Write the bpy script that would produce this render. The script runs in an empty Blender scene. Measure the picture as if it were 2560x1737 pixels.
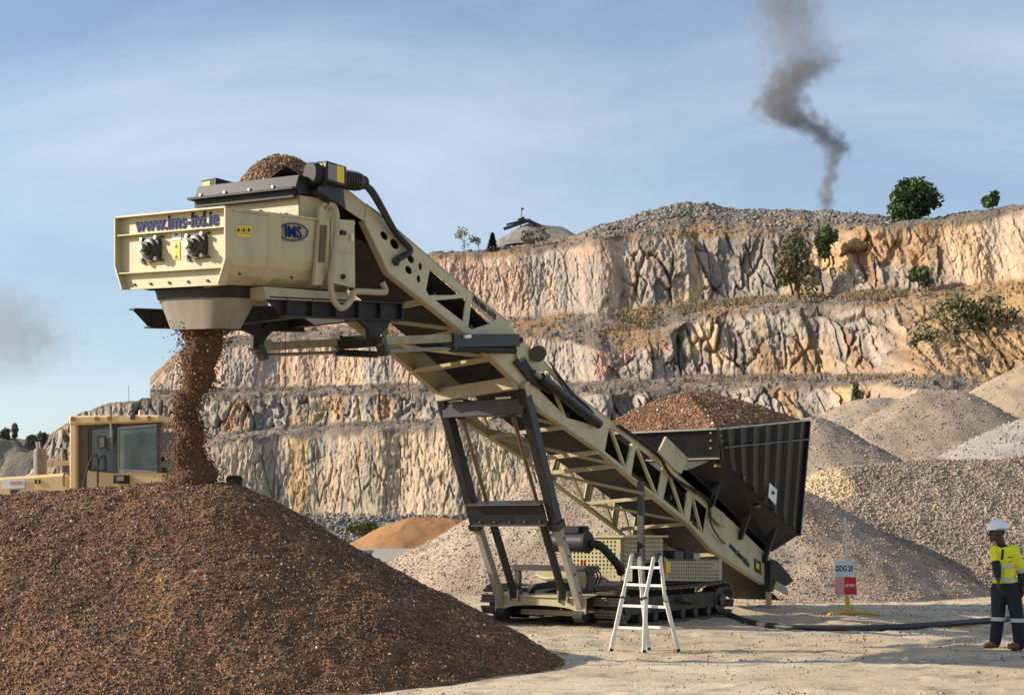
import bpy, bmesh, math, random
import numpy as np
from mathutils import Vector, Matrix
from mathutils.geometry import tessellate_polygon

# ------------------------------------------------------------------ camera, sky, sun, exposure
SC = bpy.context.scene
F, HZ, CH = 3600.0, 1320.0, 1.66          # focal length and horizon row in photo pixels (2560 wide), eye height in metres
cam_d = bpy.data.cameras.new('camera'); cam = bpy.data.objects.new('camera', cam_d); SC.collection.objects.link(cam)
cam.location = (0, 0, CH); cam.rotation_euler = (math.radians(90), 0, 0)
cam_d.sensor_width = 36.0; cam_d.lens = F / 2560 * 36.0; cam_d.shift_y = (HZ - 868.5) / 2560
cam_d.clip_start = 0.5; cam_d.clip_end = 6000
SC.camera = cam
SC.render.resolution_x, SC.render.resolution_y = 1024, 694
SC.view_settings.view_transform = 'Standard'; SC.view_settings.look = 'None'
SC.view_settings.gamma = 1.0; SC.view_settings.use_curve_mapping = False
SC.view_settings.exposure = 0.46
SUN_EL, SUN_AZ = math.radians(25.5), math.radians(-2)   # azimuth: from the left, turned this much towards the camera
sun_dir = Vector((-math.cos(SUN_AZ)*math.cos(SUN_EL), -math.sin(SUN_AZ)*math.cos(SUN_EL), math.sin(SUN_EL)))
sl = bpy.data.lights.new('sun', 'SUN'); sl.energy = 5.0; sl.angle = math.radians(0.55); sl.color = (1.0, 0.90, 0.77)
so = bpy.data.objects.new('sun', sl); SC.collection.objects.link(so)
so.rotation_euler = (-sun_dir).to_track_quat('-Z', 'Y').to_euler(); so.location = (-20, -5, 30)

W = bpy.data.worlds.new('World'); SC.world = W; W.use_nodes = True
nt = W.node_tree; nt.nodes.clear()
def N(t, **k):
    n = nt.nodes.new(t)
    for a, b in k.items(): setattr(n, a, b)
    return n
out = N('ShaderNodeOutputWorld'); bg = N('ShaderNodeBackground'); bg.inputs['Strength'].default_value = 0.112
sky = N('ShaderNodeTexSky', sky_type='NISHITA'); sky.sun_disc = False
sky.sun_elevation = SUN_EL; sky.sun_rotation = math.radians(270) - SUN_AZ
sky.air_density = 1.0; sky.dust_density = 0.9; sky.ozone_density = 2.0; sky.altitude = 100
tc = N('ShaderNodeTexCoord')
sep = N('ShaderNodeSeparateXYZ'); nt.links.new(tc.outputs['Generated'], sep.inputs[0])
# thin high cloud: noise laid on a flat layer overhead, so that it foreshortens towards the horizon
zc = N('ShaderNodeMath', operation='MAXIMUM'); zc.inputs[1].default_value = 0.0; nt.links.new(sep.outputs['Z'], zc.inputs[0])
za = N('ShaderNodeMath', operation='ADD'); za.inputs[1].default_value = 0.42; nt.links.new(zc.outputs[0], za.inputs[0])
dx = N('ShaderNodeMath', operation='DIVIDE'); nt.links.new(sep.outputs['X'], dx.inputs[0]); nt.links.new(za.outputs[0], dx.inputs[1])
dy = N('ShaderNodeMath', operation='DIVIDE'); nt.links.new(sep.outputs['Y'], dy.inputs[0]); nt.links.new(za.outputs[0], dy.inputs[1])
cb = N('ShaderNodeCombineXYZ'); nt.links.new(dx.outputs[0], cb.inputs[0]); nt.links.new(dy.outputs[0], cb.inputs[1])
mp = N('ShaderNodeMapping'); mp.inputs['Rotation'].default_value = (0, 0, math.radians(-24)); mp.inputs['Scale'].default_value = (0.8, 1.3, 1)
mp.inputs['Location'].default_value = (3.1, 1.7, 0)
nt.links.new(cb.outputs[0], mp.inputs['Vector'])
n1 = N('ShaderNodeTexNoise'); n1.inputs['Scale'].default_value = 1.9; n1.inputs['Detail'].default_value = 9; n1.inputs['Roughness'].default_value = 0.56; n1.inputs['Distortion'].default_value = 0.55
nt.links.new(mp.outputs[0], n1.inputs['Vector'])
cr = N('ShaderNodeValToRGB'); cr.color_ramp.elements[0].position = 0.36; cr.color_ramp.elements[0].color = (0.06, 0.06, 0.06, 1)
cr.color_ramp.elements[1].position = 0.80; cr.color_ramp.elements[1].color = (0.6, 0.6, 0.6, 1)
nt.links.new(n1.outputs['Fac'], cr.inputs[0])
mx = N('ShaderNodeMix', data_type='RGBA'); nt.links.new(cr.outputs[0], mx.inputs[0])
nt.links.new(sky.outputs[0], mx.inputs[6]); mx.inputs[7].default_value = (5.6, 6.2, 7.0, 1)
nt.links.new(mx.outputs[2], bg.inputs['Color']); nt.links.new(bg.outputs[0], out.inputs[0])

# ------------------------------------------------------------------ helpers
COL = SC.collection
rng = np.random.default_rng(7); random.seed(7)
def px(x, y, Y):                       # photo pixel at distance Y -> world point
    return np.array([(x-1280)/F*Y, Y, CH+(HZ-y)/F*Y])
def gpx(x, y): return px(x, y, CH*F/(y-HZ))   # pixel on the ground
def lin(r, g, b):
    f = lambda c: (c/255/12.92 if c/255 <= 0.04045 else ((c/255+0.055)/1.055)**2.4)
    return (f(r), f(g), f(b))
def hashf(ix, iy, s):
    h = (ix.astype(np.int64)*374761393 + iy.astype(np.int64)*668265263 + s*974634777) & 0xffffffff
    h = ((h ^ (h >> 13))*1274126177) & 0xffffffff
    h = ((h ^ (h >> 16))*2246822519) & 0xffffffff
    return ((h ^ (h >> 15)) & 0xffffff)/float(0xffffff)
def vn(x, y, s=0):
    ix, iy = np.floor(x), np.floor(y); fx, fy = x-ix, y-iy
    u, v = fx*fx*(3-2*fx), fy*fy*(3-2*fy)
    a, b, c, d = hashf(ix, iy, s), hashf(ix+1, iy, s), hashf(ix, iy+1, s), hashf(ix+1, iy+1, s)
    return (a*(1-u)+b*u)*(1-v)+(c*(1-u)+d*u)*v
def fbm(x, y, s=0, o=4, r=0.5):
    t, a, n = 0, 1, 0
    for i in range(o):
        t = t+a*vn(x*2**i, y*2**i, s+i*17); n += a; a *= r
    return t/n
def worley(x, y, s=0):
    ix, iy = np.floor(x), np.floor(y)
    f1 = np.full(x.shape, 9.0); f2 = np.full(x.shape, 9.0); idv = np.zeros(x.shape)
    for i in (-1, 0, 1):
        for j in (-1, 0, 1):
            cx, cy = ix+i, iy+j
            d = np.hypot(cx+hashf(cx, cy, s)-x, cy+hashf(cx, cy, s+1)-y)
            cid = hashf(cx, cy, s+2); m = d < f1
            f2 = np.where(m, f1, np.minimum(f2, d)); idv = np.where(m, cid, idv); f1 = np.where(m, d, f1)
    return f1, f2, idv
def sst(a, b, x):
    t = np.clip((x-a)/(b-a), 0, 1); return t*t*(3-2*t)
def mixc(a, b, t): return a*(1-t[..., None])+np.asarray(b)*t[..., None]

MATS = {}
def mat(name, col, rough=0.6, metal=0.0, nscale=6.0, namt=0.15, bump=0.0, bscale=40.0, attr=False, spec=0.4, alpha=1.0, coat=0.0, dirt=None, trans=0.0):
    if name in MATS: return MATS[name]
    m = bpy.data.materials.new(name); m.use_nodes = True; t = m.node_tree; b = t.nodes['Principled BSDF']
    b.inputs['Roughness'].default_value = rough; b.inputs['Metallic'].default_value = metal
    b.inputs['Specular IOR Level'].default_value = spec; b.inputs['Alpha'].default_value = alpha
    b.inputs['Coat Weight'].default_value = coat; b.inputs['Transmission Weight'].default_value = trans
    c = t.nodes.new('ShaderNodeTexCoord'); no = t.nodes.new('ShaderNodeTexNoise')
    no.inputs['Scale'].default_value = nscale; no.inputs['Detail'].default_value = 6; no.inputs['Roughness'].default_value = 0.62
    t.links.new(c.outputs['Object'], no.inputs['Vector'])
    r = t.nodes.new('ShaderNodeMapRange'); r.inputs['To Min'].default_value = 1-namt; r.inputs['To Max'].default_value = 1+namt
    r.inputs['From Min'].default_value = 0.25; r.inputs['From Max'].default_value = 0.75
    t.links.new(no.outputs['Fac'], r.inputs['Value'])
    mu = t.nodes.new('ShaderNodeMix'); mu.data_type = 'RGBA'; mu.blend_type = 'MULTIPLY'; mu.inputs[0].default_value = 1.0
    if attr:
        at = t.nodes.new('ShaderNodeAttribute'); at.attribute_name = 'Col'; t.links.new(at.outputs['Color'], mu.inputs[6])
    else: mu.inputs[6].default_value = (*col, 1)
    t.links.new(r.outputs[0], mu.inputs[7]); last = mu.outputs[2]
    if dirt:
        n2 = t.nodes.new('ShaderNodeTexNoise'); n2.inputs['Scale'].default_value = dirt[1]; n2.inputs['Detail'].default_value = 8; n2.inputs['Roughness'].default_value = 0.7
        mpd = t.nodes.new('ShaderNodeMapping'); mpd.inputs['Scale'].default_value = (1, 1, 0.35); t.links.new(c.outputs['Object'], mpd.inputs['Vector']); t.links.new(mpd.outputs[0], n2.inputs['Vector'])
        r2 = t.nodes.new('ShaderNodeMapRange'); r2.inputs['From Min'].default_value = 0.5; r2.inputs['From Max'].default_value = 0.78
        r2.inputs['To Max'].default_value = dirt[2]; t.links.new(n2.outputs['Fac'], r2.inputs['Value'])
        m2 = t.nodes.new('ShaderNodeMix'); m2.data_type = 'RGBA'; t.links.new(r2.outputs[0], m2.inputs[0])
        t.links.new(last, m2.inputs[6]); m2.inputs[7].default_value = (*dirt[0], 1); last = m2.outputs[2]
    t.links.new(last, b.inputs['Base Color'])
    if bump:
        bn = t.nodes.new('ShaderNodeTexNoise'); bn.inputs['Scale'].default_value = bscale; bn.inputs['Detail'].default_value = 5
        t.links.new(c.outputs['Object'], bn.inputs['Vector'])
        bu = t.nodes.new('ShaderNodeBump'); bu.inputs['Strength'].default_value = min(1, bump); bu.inputs['Distance'].default_value = 0.6/bscale
        t.links.new(bn.outputs['Fac'], bu.inputs['Height']); t.links.new(bu.outputs[0], b.inputs['Normal'])
    MATS[name] = m; return m

def tag(o, label=None, cat=None, group=None, kind=None):
    if label: o['label'] = label
    if cat: o['category'] = cat
    if group: o['group'] = group
    if kind: o['kind'] = kind
    return o
def link(name, me, m=None, parent=None):
    o = bpy.data.objects.new(name, me); COL.objects.link(o)
    if m is not None and me is not None: me.materials.append(m)
    if parent is not None: o.parent = parent
    return o
def thing(name, label, cat, loc=(0, 0, 0), rz=0.0, group=None):
    o = bpy.data.objects.new(name, None); COL.objects.link(o); o.empty_display_size = 0.2
    o.location = loc; o.rotation_euler = (0, 0, rz); return tag(o, label, cat, group)
def npmesh(name, V, Fc, col=None, smooth=False):
    """V (n,3); Fc (m,k) int array with constant k"""
    V = np.asarray(V, dtype=np.float32); Fc = np.asarray(Fc, dtype=np.int32); k = Fc.shape[1]
    me = bpy.data.meshes.new(name); me.vertices.add(len(V)); me.vertices.foreach_set('co', V.ravel())
    me.loops.add(Fc.size); me.loops.foreach_set('vertex_index', Fc.ravel())
    me.polygons.add(len(Fc)); me.polygons.foreach_set('loop_start', np.arange(0, Fc.size, k, dtype=np.int32))
    if smooth: me.polygons.foreach_set('use_smooth', np.ones(len(Fc), dtype=bool))
    if col is not None:
        ca = me.color_attributes.new('Col', 'FLOAT_COLOR', 'POINT'); c4 = np.ones((len(V), 4), dtype=np.float32); c4[:, :3] = col
        ca.data.foreach_set('color', c4.ravel())
    me.update(calc_edges=True); return me
def gridmesh(name, X, Y, Z, col=None, smooth=False):
    n, m = X.shape; V = np.stack([X, Y, Z], -1).reshape(-1, 3); i = np.arange(n*m).reshape(n, m)
    Fc = np.stack([i[:-1, :-1], i[:-1, 1:], i[1:, 1:], i[1:, :-1]], -1).reshape(-1, 4)
    return npmesh(name, V, Fc, None if col is None else col.reshape(-1, 3), smooth)
OCT_V = np.array([[1,0,0],[-1,0,0],[0,1,0],[0,-1,0],[0,0,1],[0,0,-1]], float)
OCT_F = np.array([[0,2,4],[2,1,4],[1,3,4],[3,0,4],[2,0,5],[1,2,5],[3,1,5],[0,3,5]])
def icov():
    bm = bmesh.new(); bmesh.ops.create_icosphere(bm, subdivisions=1, radius=1.0)
    v = np.array([x.co[:] for x in bm.verts]); f = np.array([[x.index for x in q.verts] for q in bm.faces]); bm.free(); return v, f
ICO_V, ICO_F = icov()
TET_V = np.array([[1,1,1],[1,-1,-1],[-1,1,-1],[-1,-1,1]], float)*0.8; TET_F = np.array([[0,1,2],[0,3,1],[0,2,3],[1,3,2]])
def rocks(name, P, S, cols, ico=False, flat=1.0, rough=0.35):
    """one mesh of many small angular stones: P centres, S sizes, cols colours"""
    bv, bf = (TET_V, TET_F) if ico == 'tet' else (ICO_V, ICO_F) if ico else (OCT_V, OCT_F); n, k = len(P), len(bv)
    q = rng.normal(size=(n, 4)); q /= np.linalg.norm(q, axis=1)[:, None]; a, b, c, d = q.T
    R = np.stack([1-2*(c*c+d*d), 2*(b*c-a*d), 2*(b*d+a*c), 2*(b*c+a*d), 1-2*(b*b+d*d), 2*(c*d-a*b), 2*(b*d-a*c), 2*(c*d+a*b), 1-2*(b*b+c*c)], -1).reshape(n, 3, 3)
    sc = rng.uniform(0.55, 1.25, (n, 1, 3)); jit = 1+rng.uniform(-rough, rough, (n, k, 1))
    V = np.einsum('nij,nkj->nki', R, bv[None]*sc*jit)*S[:, None, None]; V[..., 2] *= flat; V = V+P[:, None, :]
    Fc = (bf[None]+(np.arange(n)*k)[:, None, None]).reshape(-1, 3)
    return npmesh(name, V.reshape(-1, 3), Fc, np.repeat(cols, k, 0))

class MB:
    """collects shapes for one mesh"""
    def __init__(s): s.v = []; s.f = []
    def add(s, V, Fs):
        o = len(s.v); s.v += [tuple(map(float, p)) for p in V]; s.f += [tuple(i+o for i in q) for q in Fs]; return s
    def box(s, a, b):
        (x0, y0, z0), (x1, y1, z1) = a, b
        return s.add([(x0,y0,z0),(x1,y0,z0),(x1,y1,z0),(x0,y1,z0),(x0,y0,z1),(x1,y0,z1),(x1,y1,z1),(x0,y1,z1)],
                     [(0,3,2,1),(4,5,6,7),(0,1,5,4),(1,2,6,5),(2,3,7,6),(3,0,4,7)])
    def beam(s, p, q, w, h, up=(0,0,1)):
        p, q = Vector(p), Vector(q); d = (q-p).normalized(); u = Vector(up)
        if abs(d.dot(u)) > 0.98: u = Vector((1, 0, 0))
        sd = d.cross(u).normalized(); u = sd.cross(d).normalized(); a, b = sd*w/2, u*h/2
        V = [p-a-b, p+a-b, p+a+b, p-a+b, q-a-b, q+a-b, q+a+b, q-a+b]
        return s.add(V, [(0,1,2,3),(7,6,5,4),(0,4,5,1),(1,5,6,2),(2,6,7,3),(3,7,4,0)])
    def tube(s, pts, r, n=10, cap=True):
        P = [Vector(p) for p in pts]; rs = r if isinstance(r, (list, tuple)) else [r]*len(P); V = []; Fs = []; u = None
        for i, p in enumerate(P):
            d = (P[min(i+1, len(P)-1)]-P[max(i-1, 0)]).normalized()
            if u is None: u = d.orthogonal().normalized()
            else: u = (u-d*u.dot(d)).normalized()
            v = d.cross(u)
            V += [p+(u*math.cos(2*math.pi*k/n)+v*math.sin(2*math.pi*k/n))*rs[i] for k in range(n)]
        for i in range(len(P)-1):
            for k in range(n): Fs.append((i*n+k, i*n+(k+1) % n, (i+1)*n+(k+1) % n, (i+1)*n+k))
        if cap: Fs.append(tuple(range(n-1, -1, -1))); Fs.append(tuple((len(P)-1)*n+k for k in range(n)))
        return s.add(V, Fs)
    def prism(s, poly, ext, holes=()):
        """flat polygon (3d points) with holes, extruded by vector ext"""
        loops = [[Vector(p) for p in poly]]+[[Vector(p) for p in h] for h in holes]; e = Vector(ext)
        tri = tessellate_polygon(loops); flat = [p for l in loops for p in l]; n = len(flat)
        V = flat+[p+e for p in flat]; Fs = [tuple(t) for t in tri]+[tuple(i+n for i in reversed(t)) for t in tri]
        o = 0
        for l in loops:
            k = len(l)
            for i in range(k): a, b = o+i, o+(i+1) % k; Fs.append((a, b, b+n, a+n))
            o += k
        return s.add(V, Fs)
    def quad(s, *p): return s.add(p, [tuple(range(len(p)))])
    def hexa(s, A, B):                      # two quads joined: 8 corner solid
        return s.add(list(A)+list(B), [(3,2,1,0),(4,5,6,7),(0,1,5,4),(1,2,6,5),(2,3,7,6),(3,0,4,7)])
    def mesh(s, name, bevel=0.0, smooth=False):
        me = bpy.data.meshes.new(name); me.from_pydata(s.v, [], s.f)
        bm = bmesh.new(); bm.from_mesh(me); bmesh.ops.recalc_face_normals(bm, faces=bm.faces)
        if bevel: bmesh.ops.bevel(bm, geom=[e for e in bm.edges if len(e.link_faces) == 2 and e.calc_face_angle(0) > 0.6], offset=bevel, segments=1, affect='EDGES', clamp_overlap=True)
        bm.to_mesh(me); bm.free()
        if smooth:
            me.polygons.foreach_set('use_smooth', np.ones(len(me.polygons), dtype=bool)); me.set_sharp_from_angle(angle=math.radians(35))
        return me
    def build(s, name, m, parent=None, bevel=0.0, smooth=False): return link(name, s.mesh(name, bevel, smooth), m, parent)
def spline(pts, n=8):
    P = [np.array(p, float) for p in pts]; P = [2*P[0]-P[1]]+P+[2*P[-1]-P[-2]]; o = []
    for i in range(1, len(P)-2):
        for k in range(n):
            t = k/n; a, b, c, d = P[i-1:i+3]
            o.append(0.5*((2*b)+(c-a)*t+(2*a-5*b+4*c-d)*t*t+(3*b-a-3*c+d)*t**3))
    return o+[P[-2]]
def text_mesh(name, s, size, extrude=0.002, bold=0.0, sx=1.0):
    c = bpy.data.curves.new(name, 'FONT'); c.body = s; c.size = size; c.extrude = extrude; c.offset = bold; c.align_x = 'CENTER'; c.align_y = 'CENTER'; c.resolution_u = 3
    o = bpy.data.objects.new(name, c); COL.objects.link(o); bpy.context.view_layer.update()
    me = bpy.data.meshes.new_from_object(o.evaluated_get(bpy.context.evaluated_depsgraph_get()))
    bpy.data.objects.remove(o); bpy.data.curves.remove(c)
    if sx != 1.0: me.transform(Matrix.Diagonal((sx, 1, 1, 1)))
    return me
def orient(me, origin, xdir, ydir):
    x = Vector(xdir).normalized(); y = Vector(ydir); y = (y-x*y.dot(x)).normalized(); z = x.cross(y)
    M4 = Matrix.Translation(Vector(origin)) @ Matrix((x, y, z)).transposed().to_4x4(); me.transform(M4); return me
# ------------------------------------------------------------------ ground
xs = np.concatenate([np.linspace(-600, -30, 40), np.linspace(-29.5, -10, 40), np.linspace(-9.95, 16, 330), np.linspace(16.3, 40, 60), np.linspace(42, 600, 40)])
ys = np.concatenate([np.linspace(-60, 9, 20), np.linspace(9.5, 13, 8), np.linspace(13.05, 32, 250), np.linspace(32.2, 60, 90), np.linspace(61, 800, 60)])
GX, GY = np.meshgrid(xs, ys)
GZ = 0.05*(fbm(GX*0.25, GY*0.25, 3, 3)-0.5)+0.024*(fbm(GX*1.3, GY*1.3, 5, 4)-0.5)
GZ += 0.028*sst(0.56, 0.78, fbm(GX*2.6, GY*5.0, 9, 4))      # crumbs and lumps of pressed gravel
trk = np.zeros_like(GX)
for off, sl_, wd in ((20.6, 0.05, 0.5), (22.4, 0.05, 0.5), (18.4, -0.03, 0.45), (27.5, 0.10, 0.6)):
    dd = np.abs(GY-(off+sl_*GX+0.5*(fbm(GX*0.2, GX*0+off, 21, 2)-0.5))); trk = np.maximum(trk, np.exp(-(dd/wd)**2))
GZ -= 0.035*trk*(0.6+0.4*np.sin(GX*9+3*np.sin(GX*.7)))
near = ((GX > -10) & (GX < 16) & (GY > 13) & (GY < 33)); GZ = np.where(near, GZ, GZ*0.5)
tan_, pale, gry, dk = (np.array(lin(*c)) for c in ((184,165,136), (204,187,160), (152,145,135), (120,106,90)))
c = np.ones(GX.shape+(3,))*tan_
c = mixc(c, pale, 0.8*sst(0.42, 0.66, fbm(GX*0.5, GY*0.9, 31, 4)))
c = mixc(c, dk, 0.55*sst(0.6, 0.75, fbm(GX*3.0, GY*3.0, 41, 4)))
c = mixc(c, gry, 0.55*trk*sst(0.35, 0.6, fbm(GX*0.7, GY*2, 51, 3)))
c = mixc(c, gry, 0.85*sst(33, 48, GY+4*(fbm(GX*0.2, GY*0.2, 61, 3)-0.5)))
sp = gpx(2010, 1500); d = np.hypot((GX-sp[0])/2.4, (GY-sp[1])/1.3)+0.5*(fbm(GX*1.2, GY*1.2, 71, 3)-0.5)
c = mixc(c, lin(92, 58, 36), 0.9*(1-sst(0.6, 1.1, d)))
gm = mat('packed_gravel', (1, 1, 1), 0.95, attr=True, nscale=9, namt=0.16, bump=0.5, bscale=26, spec=0.15)
tag(link('ground', gridmesh('ground', GX, GY, GZ, c), gm), kind='structure')

# ------------------------------------------------------------------ quarry cliffs
D = 1.1015
def L(d): return np.array(sorted(d.items()), float)*D
LN = {
 'base': (L({60:1110, 345:1150, 700:1175, 1000:1180, 2324:1180}), 150),
 'f0t':  (L({60:1090, 100:1060, 200:1028, 345:1012, 500:1003, 620:985, 700:980, 900:972, 1000:968, 1200:985, 1500:985, 2324:985}), 154),
 'f1b':  (L({60:1085, 100:1045, 200:1010, 345:990, 500:985, 700:962, 900:955, 1000:948, 1200:960, 1500:965, 2324:965}), 158),
 'f1t':  (L({60:1082, 85:1050, 100:1015, 110:990, 150:958, 200:930, 250:914, 330:906, 345:905, 500:905, 700:898, 900:895, 1000:893, 1300:892, 1500:888, 1700:880, 1900:872, 2324:862}), 162),
 'f2b':  (L({340:886, 345:885, 500:882, 700:876, 900:870, 1100:868, 1300:866, 1500:858, 1700:850, 1900:850, 2100:848, 2324:842}), 171),
 'f2t':  (L({340:872, 400:815, 500:778, 600:770, 700:768, 900:762, 1100:760, 1200:760, 1300:772, 1380:800, 1500:775, 1560:730, 1650:706, 1700:700, 1900:695, 2100:690, 2324:688}), 175),
 'f3b':  (L({340:868, 400:808, 520:765, 600:760, 700:742, 900:735, 1100:720, 1200:720, 1300:712, 1400:702, 1500:690, 1600:682, 1700:676, 1900:664, 2100:654, 2324:636}), 184),
 'f3t':  (L({340:864, 400:803, 520:752, 600:720, 700:655, 900:608, 980:583, 1100:575, 1200:570, 1300:552, 1350:542, 1450:532, 1550:528, 1700:526, 1800:524, 1900:520, 2000:515, 2100:510, 2200:500, 2260:486, 2324:474}), 188),
 'sky':  (L({340:860, 400:800, 520:748, 600:715, 700:645, 900:600, 980:574, 1100:568, 1180:554, 1250:549, 1300:535, 1350:517, 1400:506, 1500:500, 1560:498, 1640:498, 1700:497, 1800:497, 1880:495, 1980:492, 2050:500, 2130:496, 2180:482, 2230:477, 2324:466}), 200)}
NC = 1500; cols = np.linspace(66, 2700, NC)
def gf(x): return 1.17-0.34*(np.asarray(x, float)-66)/2634      # the face runs towards the camera on the right
order = ['base', 'f0t', 'f1b', 'f1t', 'f2b', 'f2t', 'f3b', 'f3t', 'sky']
ZL, YL = {}, {}
for k in order:
    a, Yb = LN[k]; y = np.interp(cols, a[:, 0], a[:, 1]); YL[k] = float(Yb)*gf(cols)+9*(fbm(cols*0.004, cols*0, 77, 3)-0.5); ZL[k] = CH+(HZ-y)/F*YL[k]
hump = (2.0*np.exp(-((cols-1720)/110)**2)+0.9*np.exp(-((cols-1960)/150)**2)+0.6*(fbm(cols*0.03, cols*0, 3, 3)-0.2))*sst(1470, 1600, cols)*(1-sst(2120, 2230, cols)); ZL['sky'] = ZL['sky']+hump
left = cols < 374
for k in order[4:]: ZL[k] = np.where(left, ZL['f1t']-0.002*(YL[k]-YL['f1t']), ZL[k])
# right of the quarry: the middle benches run out into one slope of orange earth
rr = sst(2170, 2340, cols)
for k, t in (('f2b', 0.45), ('f1t', 0.30), ('f1b', 0.2), ('f0t', 0.1)):
    YL[k] = YL[k]*(1-rr)+rr*(104+44*t*1.6); ZL[k] = ZL[k]*(1-rr)+rr*(ZL['f2t']*(0.30+0.75*t))
YL['foot'] = YL['base']-7; ZL['foot'] = np.full(NC, -1.0)
segs = [('foot', 'base', 10, 0, 0), ('base', 'f0t', 52, 0, 1), ('f0t', 'f1b', 10, 0, 0), ('f1b', 'f1t', 30, 1, 1), ('f1t', 'f2b', 12, 1, 0), ('f2b', 'f2t', 46, 2, 1), ('f2t', 'f3b', 18, 2, 0), ('f3b', 'f3t', 64, 3, 1), ('f3t', 'sky', 12, 3, 0)]
RY, RZ, RF, RT, RL = [], [], [], [], []
for a, b, n, lv, face in segs:
    for i in range(n):
        t = i/n; e = t
        RY.append(YL[a]*(1-e)+YL[b]*e); RZ.append(ZL[a]*(1-t)+ZL[b]*t); RF.append(np.full(NC, float(face))); RT.append(np.full(NC, t)); RL.append(np.full(NC, lv))
for Yb, dz in ((200, 0), (204, 0.1), (215, -0.2), (260, -1.5), (420, -6)):
    RY.append(YL['sky']-200+Yb); RZ.append(ZL['sky']+dz); RF.append(np.zeros(NC)); RT.append(np.ones(NC)); RL.append(np.full(NC, 4))
RY, RZ, RF, RT, RL = map(np.array, (RY, RZ, RF, RT, RL))
CC = np.broadcast_to(cols, RY.shape); RX = (CC-1280)/F*RY
# relief on the faces: upright ribs and broken blocks; rubble on the benches
wx = RX+0.06*RZ+0.9*(fbm(RX*0.12, RZ*0.12, 5, 3)-0.5)
smoothk = np.where(RL == 3, 1-0.75*sst(1480, 1600, CC)*(1-sst(2330, 2400, CC)), np.where(RL == 0, 0.9, np.where(RL == 2, 1-0.8*sst(1480, 1560, CC), 0.1)))
blocky = 1-smoothk
def facet(x, z, s, tilt=1.0):
    """broken rock: every cell stands at its own depth and leans its own way"""
    ix, iz = np.floor(x), np.floor(z); best = np.full(x.shape, 9.0); sec = np.full(x.shape, 9.0); val = np.zeros(x.shape)
    for i in (-1, 0, 1):
        for j in (-1, 0, 1):
            cx, cz = ix+i, iz+j; ex, ez = x-cx-hashf(cx, cz, s), z-cz-hashf(cx, cz, s+1); d = np.maximum(np.abs(ex), np.abs(ez))+0.25*np.minimum(np.abs(ex), np.abs(ez)); m = d < best
            v = hashf(cx, cz, s+2)-0.5+tilt*((hashf(cx, cz, s+3)-0.5)*ex*1.6+(hashf(cx, cz, s+4)-0.5)*ez*1.2)
            sec = np.where(m, best, np.minimum(sec, d)); val = np.where(m, v, val); best = np.where(m, d, best)
    return val, sec-best
wz = RZ+0.5*(fbm(RX*0.35, RZ*0.35, 6, 3)-0.5)
c1, e1_ = facet(wx*0.28, wz*0.11+0.05*wx, 11, .7); c2, e2_ = facet(wx*0.75, wz*0.27+0.06*wx, 23, .8); c3, e3_ = facet(wx*1.9, wz*1.3, 29); c4, e4_ = facet(wx*4.0, wz*2.6, 31)
s2, q2_ = facet(wx*0.6, wz*0.14, 211); s3, q3_ = facet(wx*1.5, wz*0.5, 223); s4, q4_ = facet(wx*3.6, wz*1.5, 229)
ribs = fbm(wx*1.1, RZ*0.07, 37, 3)-0.5; low = fbm(RX*0.10, RZ*0.08, 61, 3)-0.5
crk = np.clip(1-np.where(smoothk > .5, q2_/0.07, e1_/0.10)/1.0, 0, 1)*sst(0.40, 0.56, fbm(wx*0.3, RZ*0.15, 55, 3)); crk2 = np.clip(1-np.where(smoothk > .5, q3_/0.10, e2_/0.16)/1.0, 0, 1)*sst(0.41, 0.57, fbm(wx*0.5, RZ*0.2, 57, 3))
dsp = smoothk*(0.16*s2+0.16*s3+0.11*s4+0.05*c4+0.16*ribs+1.9*low)+blocky*(1.3*c1+0.85*c2+0.26*c3+0.10*c4+1.3*low)-(0.6*crk+0.4*crk2)*(0.42+1.3*blocky)
gid = c2+0.5; hid = c3+0.5
edge = np.where(RF > 0, np.minimum(1, 4.0*np.minimum(RT+0.08, 1.02-RT)), 0.0)
rub = (fbm(RX*0.8, RY*0.8+RZ, 71, 4)-0.5)*1.6+0.7*(worley(RX*0.7, RZ*1.1+RY*0.4, 73)[2]-0.5)
RYd = RY-dsp*edge*1.15; amp = np.where(RL == 4, 0.5, 1.0)
RZd = RZ+rub*(1-edge)*0.5*amp+0.25*(hid-0.5)*edge
RXd = RX+0.4*(gid-0.5)*edge*blocky
# rock colours
def C(*a): return np.array(lin(*a))
rk = np.ones(RX.shape+(3,))*C(194, 170, 148)
big = fbm(RX*0.05, RZ*0.08, 81, 3); med = fbm(RX*0.22, RZ*0.10, 83, 4); fine = fbm(wx*1.6, RZ*0.25, 85, 4)
rk = mixc(rk, C(190, 156, 142), 0.8*sst(0.45, 0.62, big))
rk = mixc(rk, C(160, 156, 146), 0.8*sst(0.5, 0.66, med))
rk = mixc(rk, C(202, 174, 138), 0.6*sst(0.58, 0.72, fbm(RX*0.3, RZ*0.09, 87, 4)))
lower = (RL == 0)
rk = np.where(lower[..., None], mixc(np.ones_like(rk)*C(188, 172, 148), C(150, 143, 131), 0.9*sst(0.42, 0.62, fbm(wx*0.5, RZ*0.08, 89, 4))), rk)
rk = np.where(lower[..., None], mixc(rk, C(198, 164, 118), 0.75*sst(0.6, 0.72, fbm(wx*0.45, RZ*0.05, 91, 4))), rk)
gk = mixc(np.ones_like(rk)*C(126, 124, 120), C(160, 154, 144), sst(0.35, 0.7, gid))
gk = mixc(gk, C(176, 138, 98), 0.75*sst(0.62, 0.72, fbm(wx*0.35, RZ*0.07, 93, 4)))
gk = mixc(gk, C(204, 180, 136), 0.8*sst(0.60, 0.70, fbm(wx*0.4, RZ*0.12, 95, 3)))
rk = mixc(rk, gk, blocky)
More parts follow.
